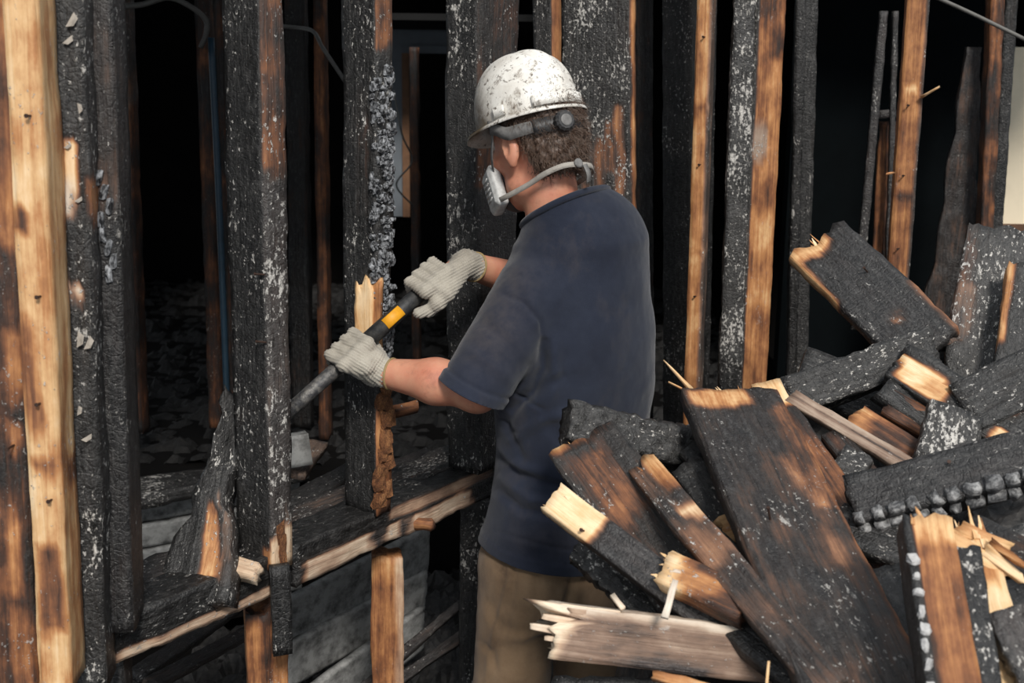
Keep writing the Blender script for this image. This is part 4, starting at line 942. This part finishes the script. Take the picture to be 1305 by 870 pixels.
for s_ in (1, -1):
    bm = bmesh.new(); bmesh.ops.create_uvsphere(bm, u_segments=12, v_segments=8, radius=.0115, matrix=Matrix.Translation(hp(.079, .03 * s_, .008))); me = bpy.data.meshes.new('eye'); bm.to_mesh(me); bm.free(); me.materials.append(EYEM); me.shade_smooth(); child('eye', me, man)
# ---- T-shirt
s = Field((-0.34, 2.1, 0.80), (0.5, 3.05, 1.76), .0046)
s.put(loft([(.80, .100, 2.50, .198, .145), (.88, .105, 2.50, .196, .142), (1.0, .122, 2.50, .178, .126), (1.12, .138, 2.51, .178, .125), (1.25, .140, 2.51, .190, .135), (1.40, .132, 2.50, .194, .138), (1.50, .135, 2.50, .17, .125), (1.56, .135, 2.5, .12, .10)], rR, fF), .05)
s.put(cone(C7 + [-.01, .02, -.075], SL + [.01, .01, -.004], .072, .072), .05); s.put(cone(C7 + [.01, .02, -.075], SR + [-.01, 0, -.005], .075, .072), .06)
s.put(ell(at(752, 312, 2.50), (.135, .10, .125), np.array([rR, fF, [0, 0, 1]])), .06)
s.put(cone(SL, EL + (EL - SL) * .18, .078, .069), .02); s.put(cone(SR, ER, .078, .062), .035)
s.put(cone(C7 - [0, 0, .09], hp(-.03, 0, -.07), .073, .064), .03)
V, F = s.nets(); V = relax(V, F, 3, .5); N = vnorm(V, F)
V = folds(V, N, [
    (((636, 372), (668, 386), (688, 410), (694, 440)), -.0035, .006), (((694, 430), (692, 470), (676, 500), (648, 524)), -.016, .012),
    (((640, 548), (664, 514), (700, 488), (722, 478)), -.007, .012), (((648, 566), (690, 536), (748, 520)), .006, .012),
    (((636, 580), (660, 606), (720, 622), (770, 612)), -.008, .010), (((634, 606), (676, 636), (740, 640)), .007, .012), (((630, 622), (664, 650), (730, 662)), -.007, .010),
    (((632, 560), (648, 590), (700, 604)), .006, .010), (((640, 530), (652, 556), (668, 590)), -.005, .010), (((690, 520), (720, 570), (790, 590)), -.004, .014),
    (((600, 400), (640, 430), (668, 470)), -.004, .016), (((585, 440), (625, 462), (655, 490)), .004, .014), (((660, 352), (678, 380), (684, 420)), .004, .016),
    (((705, 420), (708, 480), (690, 540)), .006, .016), (((790, 300), (800, 380), (790, 470)), .003, .03), (((740, 280), (745, 360), (742, 460)), -.003, .03), (((628, 676), (690, 694), (748, 704)), -.002, .005)])
N = vnorm(V, F); V = V + N * ((fbm(V, 14, 4, 2) - .5) * .006 + (fbm(V, 40, 8, 2) - .5) * .0022)[:, None]
hemn = unit([-.44, -.06, -.89]); hemp = at(600, 499, 2.30)
dh = (V - hemp) @ hemn; near = np.linalg.norm(V - EL, axis=1) < .16
V = V + N * (near * (sm(-.024, -.019, dh) * .0022 - .003 * np.exp(-((dh + .025) / .004) ** 2)))[:, None]
zb = V[:, 2] - (.885 - .20 * (V[:, 0] - .11))
V = V + N * ((zb < .024) * (np.abs(V[:, 0] - .1) < .3) * .0015)[:, None]
px_ = pj(V); gr = np.exp(-(((px_[:, 0] - 620) / 45) ** 2 + ((px_[:, 1] - 410) / 60) ** 2)) + .8 * np.exp(-(((px_[:, 0] - 640) / 40) ** 2 + ((px_[:, 1] - 350) / 26) ** 2)) + .5 * np.exp(-(((px_[:, 0] - 700) / 70) ** 2 + ((px_[:, 1] - 690) / 20) ** 2))
me = mesh('shirt', V, F, NAVY, True, {'grime': gr})
me = cut(me, [((.11, 2.5, .885), (-.2, 0, -1), lambda c: c.z < 1.0),
              (hemp, hemn, lambda c: (c - Vector(EL)).length < .17 and c.x < -.012 and c.y < 2.382),
              (SR + (ER - SR) * .82, ER - SR, lambda c: (c - Vector(ER)).length < .14 and c.y > 2.66),
              (C7 + np.array([0, .0, .0]), unit(np.array([-.42, .25, .87])), lambda c: c.z > 1.52)])
solid(child('shirt', me, man), .003)
# collar band follows the cut edge of the neckline
shirt = bpy.data.objects['shirt']; bm = bmesh.new(); bm.from_mesh(me); cnv = unit(np.array([-.42, .25, .87]))
ev = {v for e in bm.edges if e.is_boundary for v in e.verts}
rp = np.array([v.co for v in ev if v.co.z > 1.52 and abs((np.array(v.co) - C7) @ cnv) < .004]); bm.free()
cc_ = rp.mean(0); a_x = unit(np.cross(cnv, [1, 0, 0])); b_x = np.cross(cnv, a_x); tt_ = np.arctan2((rp - cc_) @ b_x, (rp - cc_) @ a_x); rr_ = np.linalg.norm(rp - cc_, axis=1)
ring = []
for th in np.linspace(0, 2 * math.pi, 33):
    dd = np.abs((tt_ - th + math.pi) % (2 * math.pi) - math.pi); w_ = np.exp(-(dd / .16) ** 2); ring.append(cc_ + (a_x * math.cos(th) + b_x * math.sin(th)) * ((w_ * rr_).sum() / w_.sum() + .001) - cnv * .003)
k = tube('collar', ring, .0075, NAVY, parent=man, n=8, caps=False); k.parent = shirt; k.matrix_parent_inverse = Matrix.Identity(4)
# ---- trousers
p = Field((-0.22, 2.22, 0.05), (0.42, 2.82, 1.06), .0065)
p.put(loft([(.74, .10, 2.5, .165, .125), (.86, .10, 2.5, .172, .122), (1.0, .115, 2.5, .165, .112)], rR, fF), .03)
for h_, k_, a__ in ((HL_, KL, AL), (HR_, KR, AR)):
    p.put(cone(h_ - [0, 0, .02], k_, .094, .086), .03); p.put(cone(k_, a__, .088, .074), .03)
V, F = p.nets(); V = relax(V, F, 3, .5); N = vnorm(V, F)
V = folds(V, N, [(((652, 690), (648, 740), (632, 800), (618, 870)), .004, .006), (((660, 700), (654, 760), (640, 830)), -.004, .005), (((690, 705), (684, 760), (700, 850)), -.005, .014), (((620, 760), (640, 800), (690, 810)), -.004, .012), (((735, 715), (722, 770), (712, 860)), -.007, .010), (((610, 815), (628, 830), (634, 860)), -.005, .008), (((690, 730), (735, 742), (765, 735)), -.004, .010), (((660, 780), (668, 830), (664, 870)), .005, .014)])
V = V + N * ((fbm(V, 12, 14, 3) - .5) * .012)[:, None]
px_ = pj(V); gr = np.exp(-(((px_[:, 0] - 645) / 18) ** 2 + ((px_[:, 1] - 720) / 70) ** 2)) + .7 * np.exp(-(((px_[:, 0] - 622) / 20) ** 2 + ((px_[:, 1] - 820) / 25) ** 2))
me = cut(mesh('trousers', V, F, KHAKI, True, {'grime': gr}), [((0, 0, .97), (0, 0, 1), lambda c: c.z > .9), ((0, 0, .09), (0, 0, -1), lambda c: c.z < .2)])
solid(child('trousers', me, man), .003)
BOOT = plain('dark_boot_leather', srgb(52, 40, 32), .6, 40, .5)
for a__ in (AL, AR):
    q = Field(a__ + [-.25, -.25, -.12], a__ + [.25, .25, .12], .009)
    q.put(cone(a__ + [0, 0, .06], a__ - [0, 0, .04], .058, .056), .02); q.put(cone(a__ - fF * .02 - [0, 0, .055], a__ + fF * .17 - [0, 0, .062], .045, .038), .03)
    V, F = q.nets(); V[:, 2] = np.maximum(V[:, 2], .0); child('boot', mesh('boot', V, F, BOOT), man)
# ---- gloves with fingers wrapped round the bar
def glove(G, wrist, elbow, side, r_bar, thumb_show):
    """side +1: index finger towards the upper end of the bar"""
    e1 = unit(CAM - G); e1 = unit(e1 - bar_a * (e1 @ bar_a)); e2 = np.cross(bar_a, e1)
    wv = wrist - G
    if e2 @ wv < 0: e2 = -e2
    g = Field(G - .15, G + .15, .002)
    R0 = r_bar + .0125
    def pos(phi, R, s): return G + bar_a * s + R * (math.cos(phi) * e1 - math.sin(phi) * e2)
    D_ = math.radians
    fing = ((.034, 1.0, .0112), (.0115, 1.06, .0116), (-.0115, 1.0, .0112), (-.033, .86, .0102))
    wc = wrist
    for s_, ln, rad in fing:
        s0 = s_ * side; m = pos(D_(-8), R0 + .006, s0 * .95); a = pos(D_(78), R0 + .002, s0 * 1.02); c = pos(D_(78 + 74 * ln), R0, s0 * 1.02); t_ = pos(D_(78 + 138 * ln), R0 - .001, s0)
        fld = Field(G - .17, G + .17, .0023) if False else g
        g.put(cone(m, a, rad * 1.12, rad * 1.05), .006); g.put(cone(a, c, rad * 1.05, rad * .98), .003); g.put(cone(c, t_, rad * .98, rad * .9), .003)
        g.put(ell(m + e1 * .003, (rad * 1.1,) * 3), .006)
        g.put(cone(wc + bar_a * s0 * .45 + e1 * .004, m, .0165, .0132), .010)
    # heel of the palm and thumb
    g.put(cone(wc, G + e1 * (R0 + .004) + e2 * .035, .026, .022), .015)
    tb = G + e1 * (R0 * .9) + e2 * .040 + bar_a * side * .026
    tk = G + e2 * (R0 + .010) + bar_a * side * .046 + e1 * (.012 if thumb_show else -.002)
    tt = (G + e2 * (R0 - .002) + bar_a * side * .072 + e1 * .020) if thumb_show else (G - e1 * (R0 * .8) + e2 * (R0 * .55) + bar_a * side * .058)
    g.put(cone(wc + bar_a * side * .012, tb, .018, .017), .012); g.put(cone(tb, tk, .0165, .0135), .008); g.put(cone(tk, tt, .0135, .0115), .005)
    fd = unit(elbow - wrist)
    g.put(cone(wc, wc + fd * .045, .029, .0315), .012)
    V, F = g.nets(); V = relax(V, F, 1, .4); N = vnorm(V, F)
    # knit ribs run along the hand on the back and round the wrist
    hv = unit(wrist - G); q = (V - G) @ np.cross(hv, e1); l_ = (V - G) @ hv
    rib = np.sin(q * 2 * math.pi / .0058) * .0008 + (np.sin(l_ * 2 * math.pi / .006) * .0007) * sm(.02, .06, l_)
    V = V + N * (rib + (fbm(V, 60, 6, 2) - .5) * .004)[:, None]
    d_ = V - G; gr = np.clip(1.2 - np.linalg.norm(d_ - (d_ @ bar_a)[:, None] * bar_a, axis=1) / .05, 0, 1) * .9
    me = mesh('glove', V, F, GLOVE, True, {'grime': gr})
    me = cut(me, [(wc + fd * .036, fd, lambda c: (c - Vector(wc + fd * .045)).length < .06)])
    o = solid(child('glove', me, man), .002)
    a = unit(np.cross(fd, [0, 0, 1])); bq = np.cross(fd, a); rr = .0318
    ringp = [wc + fd * .036 + rr * (a * math.cos(th) + bq * math.sin(th)) for th in np.linspace(0, 2 * math.pi, 25)]
    k = tube('cuff_edge', ringp, .0028, CUFFM, parent=man, n=6, caps=False)
    mw = k.matrix_parent_inverse.copy(); k.parent = o; k.matrix_parent_inverse = Matrix.Identity(4)
    k['label'] = 'tan stitched cuff edge'
glove(GL, WLp, EL, +1, .0175, False)
glove(GR, WR, ER, -1, .0183, True)
# ---- hair: a curly shell plus strands
hs_ = Field(Hc - .15, Hc + .15, .003)
hs_.put(ell(hp(-.018, 0, .022), (.101, .0835, .105), AX), .02)
hs_.put(ell(hp(-.062, 0, -.045), (.045, .062, .05), AX), .03)
V, F = hs_.nets(); N = vnorm(V, F)
lf = (V - Hc) @ AX.T
cur = (vn(V, 95, 3) - .5) * .010 + (vn(V, 190, 5) - .5) * .005
V = V + N * cur[:, None]
keep = (lf[:, 0] < .012 - .02 * np.clip(-lf[:, 2] / .05, -1, 1.3)) & (lf[:, 2] > -.088 - .1 * np.clip(lf[:, 0] + .06, 0, .1)) & (lf[:, 2] < .085)
ear = (np.abs(lf[:, 0] + .006) < .028) & (np.abs(lf[:, 2] + .018) < .044); keep &= ~ear
F = F[keep[F].all(1)]; used_ = np.unique(F); mp = np.full(len(V), -1); mp[used_] = np.arange(len(used_))
hair = child('hair', mesh('hair', V[used_], mp[F], HAIRM), man)
SV = []; SF = []; cand = used_[nr.permutation(len(used_))[:3600]]
for i in cand:
    n0 = N[i]; base = V[i] - n0 * .003; dn = unit(-hU * .8 - hF * .35 + n0 * .5 + nr.uniform(-.7, .7, 3)); L0 = nr.uniform(.012, .026); c1 = nr.uniform(-1, 1, 3)
    a = unit(np.cross(dn, n0 + .01)); w_ = .0007; k0 = len(SV)
    for j in range(5):
        t_ = j / 4; pt = base + dn * L0 * t_ + n0 * (.006 * math.sin(t_ * 3.1)) + c1 * .006 * t_ * t_
        ww = w_ * (1 - .8 * t_)
        SV += [pt - a * ww, pt + a * ww, pt + n0 * ww * 1.5]
    for j in range(4):
        for q_ in range(3):
            x0 = k0 + j * 3 + q_; x1 = k0 + j * 3 + (q_ + 1) % 3; SF.append((x0, x1, x1 + 3, x0 + 3))
hs2 = child('hair_strands', mesh('hair_strands', SV, SF, HAIRM), man); hs2['kind'] = 'stuff'

# ------------------------------------------------------------------ hard hat
def hat_material():
    t = NT('dirty_white_shell'); v = t.coords(False)
    n = t.noise(v, 16, 6, .7); sp = t.noise(v, 85, 4, .7); sp2 = t.noise(t.scaled(v, (1, 1, .5)), 34, 5, .75)
    c = t.mix(t.ramp(n, [(.40, 0.), (.75, .7)]), srgb(232, 229, 222), srgb(176, 166, 152))
    c = t.mix(t.ramp(sp, [(.575, 0.), (.65, .85)]), c, srgb(72, 58, 46))
    c = t.mix(t.ramp(sp2, [(.56, 0.), (.68, .75)]), c, srgb(96, 78, 60))
    g = t.attr('grime'); c = t.mix(t.math('MULTIPLY', g, t.ramp(n, [(.25, .2), (.55, 1.)])), c, srgb(92, 78, 60))
    return t.out(c, .45, t.bump(t.noise(v, 60, 5, .7), .35, .003))
HATM = hat_material()
hat = thing('hard_hat', HB, 'scuffed dirty white hard hat worn low on the worker, with a ratchet strap behind', 'helmet')
nth, ns = 96, 30; V = []; gr = []
for j in range(ns + 8):
    for i in range(nth):
        th = 2 * math.pi * i / nth; c_, s_ = math.cos(th), math.sin(th)
        a0 = .124 if c_ > 0 else .118; rim = 1 / math.sqrt((c_ / a0) ** 2 + (s_ / .100) ** 2)
        if j <= ns:
            u_ = (j / ns); ang = u_ * math.pi / 2
            r = rim * math.sin(ang) ** .86; z = .136 * max(0.0, math.cos(ang)) ** .80
            lat = r * s_; f_ = r * c_
            rg_ = math.exp(-(lat / .017) ** 4) * .0055 + (math.exp(-((abs(lat) - .042) / .010) ** 4)) * .0045
            rg_ *= sm(.02, .06, z) * (1 - .6 * sm(.05, .12, -f_))
            z += rg_ * (.3 + .7 * math.cos(ang)); r += rg_ * math.sin(ang) * .8
        else:
            k_ = (j - ns) / 7; fl = .011 + .024 * max(0, c_) ** 2.2 + .004 * max(0, -c_)
            lip = .002 + .006 * max(0, c_) ** 2
            r = rim + fl * k_; z = -.004 - lip * k_ - (.006 if k_ > .95 else 0)
        V.append(HB + hF * r * c_ + hL * r * s_ + hU * z)
        gr.append(1.2 * math.exp(-((th - 1.0) / .33) ** 2) * sm(.11, .01, z if j <= ns else 0) + .35 * math.exp(-((z - .0) / .012) ** 2))
F = []
for j in range(ns + 7):
    for i in range(nth): F.append((j * nth + i, (j + 1) * nth + i, (j + 1) * nth + (i + 1) % nth, j * nth + (i + 1) % nth))
me = mesh('shell', V, F, HATM, True, {'grime': gr})
bm = bmesh.new(); bm.from_mesh(me); bmesh.ops.remove_doubles(bm, verts=bm.verts, dist=1e-5); bm.to_mesh(me); bm.free(); me.shade_smooth()
solid(child('shell', me, hat), .0028)
def band(name, th0, th1, zc, hgt, rf_, rl_, mat, parent, n=26, off=0.0, thick=.0025, cen=(0., 0.)):
    V = []; F = []
    for i in range(n + 1):
        th = math.radians(th0 + (th1 - th0) * i / n); c_, s_ = math.cos(th), math.sin(th); r = 1 / math.sqrt((c_ / rf_) ** 2 + (s_ / rl_) ** 2) + off
        z_ = zc(i / n) if callable(zc) else zc; h_ = hgt(i / n) if callable(hgt) else hgt
        for q_, e_ in ((-.5, 0), (.5, 0), (.5, thick), (-.5, thick)):
            V.append(HB + hF * ((r + e_) * c_ + cen[0]) + hL * ((r + e_) * s_ + cen[1]) + hU * (z_ + h_ * q_))
    for i in range(n):
        for q_ in range(4): F.append((i * 4 + q_, i * 4 + (q_ + 1) % 4, i * 4 + 4 + (q_ + 1) % 4, i * 4 + 4 + q_))
    F += [(3, 2, 1, 0), (n * 4, n * 4 + 1, n * 4 + 2, n * 4 + 3)]
    return child(name, mesh(name, V, F, mat, True), parent)
STRAPG = plain('grey_plastic_strap', srgb(112, 110, 108), .55, 60, .6, .3, 200, col2=srgb(58, 56, 54))
STRAPB = plain('black_plastic', srgb(38, 38, 40), .5, 60, .5, .3, 200, col2=srgb(84, 80, 76))
band('suspension_strap', 78, 140, lambda s_: -.012 - .026 * sm(0, .5, s_), lambda s_: .030 - .006 * s_, .113, .094, STRAPG, hat, off=.006)['label'] = 'grey strap'
band('ratchet_band', 136, 226, -.040, .031, .113, .094, STRAPB, hat, off=.009)['label'] = 'black ratchet band'
band('suspension_strap', 222, 282, lambda s_: -.038 + .026 * sm(.5, 1, s_), lambda s_: .024 + .006 * s_, .113, .094, STRAPG, hat)
th = math.radians(163); kc = HB + hF * .126 * math.cos(th) + hL * .105 * math.sin(th) + hU * -.040
kn = unit(hF * math.cos(th) / .113 + hL * math.sin(th) / .094)
def disc(name, c, n_, r, d, mat, parent, seg=20, teeth=0.0, bev=.8):
    n_ = unit(n_); a = unit(np.cross(n_, [.1, .2, 1])); b_ = np.cross(n_, a); V = []; F = []
    prof = ((0, 0.), (1, 0.), (1, .7), (bev, 1.), (0, 1.))
    for k_, (rr, hh) in enumerate(prof):
        for i in range(seg):
            t_ = 2 * math.pi * i / seg; q_ = r * rr * (1 + (teeth if i % 2 and rr > .5 else 0)); V.append(c + n_ * d * hh + q_ * (a * math.cos(t_) + b_ * math.sin(t_)))
    for k_ in range(4):
        for i in range(seg): F.append((k_ * seg + i, k_ * seg + (i + 1) % seg, (k_ + 1) * seg + (i + 1) % seg, (k_ + 1) * seg + i))
    return child(name, mesh(name, V, F, mat, False), parent)
disc('ratchet_knob', kc, kn, .0205, .016, STRAPB, hat, 28, .08)
disc('knob_cap', kc + kn * .016, kn, .012, .002, STRAPG, hat, 16)
# slot boss low on the side, and the accessory slot at the back
for th, w_ in ((100, .03), (262, .03)):
    band('slot_boss', th - 8, th + 8, .012, .020, .124, .102, HATM, hat, 8, -.002, .006)
band('rear_gutter', 140, 220, .012, .022, .1195, .101, HATM, hat, 20, .001, .005)

# ------------------------------------------------------------------ respirator
MASKM = plain('sooty_grey_mask_shell', srgb(182, 182, 180), .5, 50, .6, .3, 120, col2=srgb(92, 88, 86))
RUBB = plain('grey_rubber', srgb(58, 58, 60), .6, 50, .4)
STRW = plain('dusty_elastic_strap', srgb(158, 152, 144), .85, 50, .5, .4, 400)
TEAL = plain('teal_clip', srgb(50, 120, 124), .5, 40, .4)
mo = -hU * .014 - hF * .004
mk = thing('respirator', hp(.09, 0, -.06), 'grey half-face respirator covering the mouth of the worker', 'respirator')
_hp0 = hp
def hp(f, l, u): return _hp0(f, l * 1.12, u * 1.06) + mo
m = Field(Hc - .17, Hc + .19, .0028)
m.put(ell(hp(.088, 0, -.055), (.046, .052, .060), AX), .015); m.put(cone(hp(.10, 0, -.015), hp(.118, 0, -.06), .018, .028), .015); m.put(cone(hp(.11, 0, -.06), hp(.135, 0, -.07), .026, .022), .012)
V, F = m.nets(); child('face_piece', mesh('face_piece', V, F, RUBB), mk)
m = Field(Hc - .17, Hc + .19, .0022)
cx_ = np.array([unit(hF * .5 + hL * .86), unit(hF * .86 - hL * .5), hU])
def rbox(c, hx, axes, r):
    c = np.array(c); Q = np.array(axes); hx = np.array(hx)
    def fn(X, Y, Z):
        u = [np.abs((X - c[0]) * Q[i][0] + (Y - c[1]) * Q[i][1] + (Z - c[2]) * Q[i][2]) - (hx[i] - r) for i in range(3)]
        return np.sqrt(sum(np.maximum(a, 0) ** 2 for a in u)) + np.minimum(np.maximum(np.maximum(u[0], u[1]), u[2]), 0) - r
    R = np.linalg.norm(hx); return fn, c - R, c + R
for sg in (1, -1):
    ax_ = np.array([unit(hF * .45 + hL * .89 * sg), unit(hF * .89 - hL * .45 * sg) * .97 + hU * -.25, hU + hF * .22]); ax_[1] = unit(ax_[1]); ax_[2] = unit(np.cross(ax_[0], ax_[1]))
    m = Field(Hc - .17, Hc + .19, .0022)
    cc = hp(.098, .046 * sg, -.062)
    m.put(rbox(cc, (.013, .034, .047), ax_, .008), .004)
    m.put(rbox(cc + ax_[0] * .012, (.004, .027, .038), ax_, .003), .003)
    V, F = m.nets(); o = child('filter_cover', mesh('filter_cover', V, F, MASKM), mk)
    for z_ in (-.022, -.011, 0, .011, .022):
        w0 = cc + ax_[0] * .0165 + ax_[2] * z_
        k = tube('vent_rib', [w0 - ax_[1] * .017, w0 + ax_[1] * .017], .0018, MASKM, parent=mk, n=6); k.parent = o; k.matrix_parent_inverse = Matrix.Identity(4)
disc('exhale_valve', hp(.138, 0, -.072), hF - hU * .3, .019, .012, MASKM, mk, 20)
disc('teal_clip', hp(.092, .040, -.006), hL + hF * .6, .008, .006, TEAL, mk, 12)
def strap(name, pts, w_, mat, parent, nref):
    V = []; F = []; P = np.array(pts); Q = []
    E_ = np.vstack([2 * P[0] - P[1], P, 2 * P[-1] - P[-2]])
    for i in range(1, len(E_) - 2):
        for s_ in np.linspace(0, 1, 6, endpoint=False):
            a, b_, c, d = E_[i - 1:i + 3]; Q.append(.5 * (2 * b_ + (-a + c) * s_ + (2 * a - 5 * b_ + 4 * c - d) * s_ ** 2 + (-a + 3 * b_ - 3 * c + d) * s_ ** 3))
    Q.append(P[-1]); Q = np.array(Q)
    for i, q_ in enumerate(Q):
        tdir = unit(Q[min(i + 1, len(Q) - 1)] - Q[max(i - 1, 0)]); n_ = unit(q_ - nref); n_ = unit(n_ - tdir * (n_ @ tdir)); wv = np.cross(tdir, n_)
        for a, e_ in ((-.5, 0), (.5, 0), (.5, .0018), (-.5, .0018)): V.append(q_ + wv * w_ * a + n_ * e_)
    for i in range(len(Q) - 1):
        for j in range(4): F.append((i * 4 + j, i * 4 + (j + 1) % 4, i * 4 + 4 + (j + 1) % 4, i * 4 + 4 + j))
    F += [(3, 2, 1, 0), tuple((len(Q) - 1) * 4 + j for j in range(4))]
    return child(name, mesh(name, V, F, mat, True), parent)
ctr = hp(-.03, 0, -.07)
def nk(deg, u, r=.071): 
    d = hF * math.cos(math.radians(deg)) * 1.0 + hL * math.sin(math.radians(deg)) * .98
    return hp(-.03, 0, u) + d * r
strap('neck_strap', [hp(.085, .055, -.085), hp(.045, .073, -.088), nk(85, -.078, .074), nk(120, -.068, .078), nk(150, -.062, .086), nk(178, -.066, .09), nk(200, -.07, .086), nk(240, -.075, .076), hp(.045, -.073, -.088), hp(.085, -.055, -.085)], .011, STRW, mk, ctr)
strap('head_strap', [hp(.088, .05, -.035), hp(.055, .074, -.005), hp(.03, .083, .03), hp(.018, .090, .055)], .009, STRAPG, mk, Hc)
strap('strap_tail', [nk(176, -.066, .094), nk(178, -.085, .096), nk(180, -.10, .088)], .012, STRAPG, mk, ctr)
disc('strap_buckle', nk(168, -.062, .090), nk(168, -.062, .090) - ctr, .010, .005, STRAPG, mk, 10)

hp = _hp0
# ------------------------------------------------------------------ pry bar
bar = thing('pry_bar', (GR + GL) / 2, 'long dark steel pry bar with an amber band, held in both gloved hands', 'tool')
lowp = GR - bar_a * ((GR - at(349, 541, 2.285)) @ bar_a)
tube('shaft', [GR - bar_a * .20, lowp], [.0160, .0145], STEEL, parent=bar, n=14)
tube('grip', [GR + bar_a * .035, GR - bar_a * .205], [.0178, .0178], GRIP, parent=bar, n=18)
yb = GR - bar_a * ((GR - at(496, 403, 2.44)) @ bar_a)
e1 = unit(CAM - yb); e1 = unit(e1 - bar_a * (e1 @ bar_a)); e2 = np.cross(bar_a, e1)
V = []; F = []
for i in range(17):
    th = math.radians(40 + (-80) * i / 16)
    for e_ in (-1, 1): V.append(yb + bar_a * e_ * .024 + .0191 * (math.cos(th) * e1 + math.sin(th) * e2))
for i in range(16): F.append((2 * i, 2 * i + 1, 2 * i + 3, 2 * i + 2))
solid(child('label_band', mesh('label_band', V, F, YELLOW), bar), .0006, 0)['label'] = 'amber label on the black grip'
tube('grip_end', [GR + bar_a * .033, GR + bar_a * .042], [.0188, .016], STEEL, parent=bar, n=18)
cl = lowp; tube('claw', [cl + bar_a * .01, cl - bar_a * .018, cl - bar_a * .034 - Wn * .025, cl - bar_a * .036 - Wn * .06], [.0145, .014, .010, .004], STEEL, parent=bar, n=10)
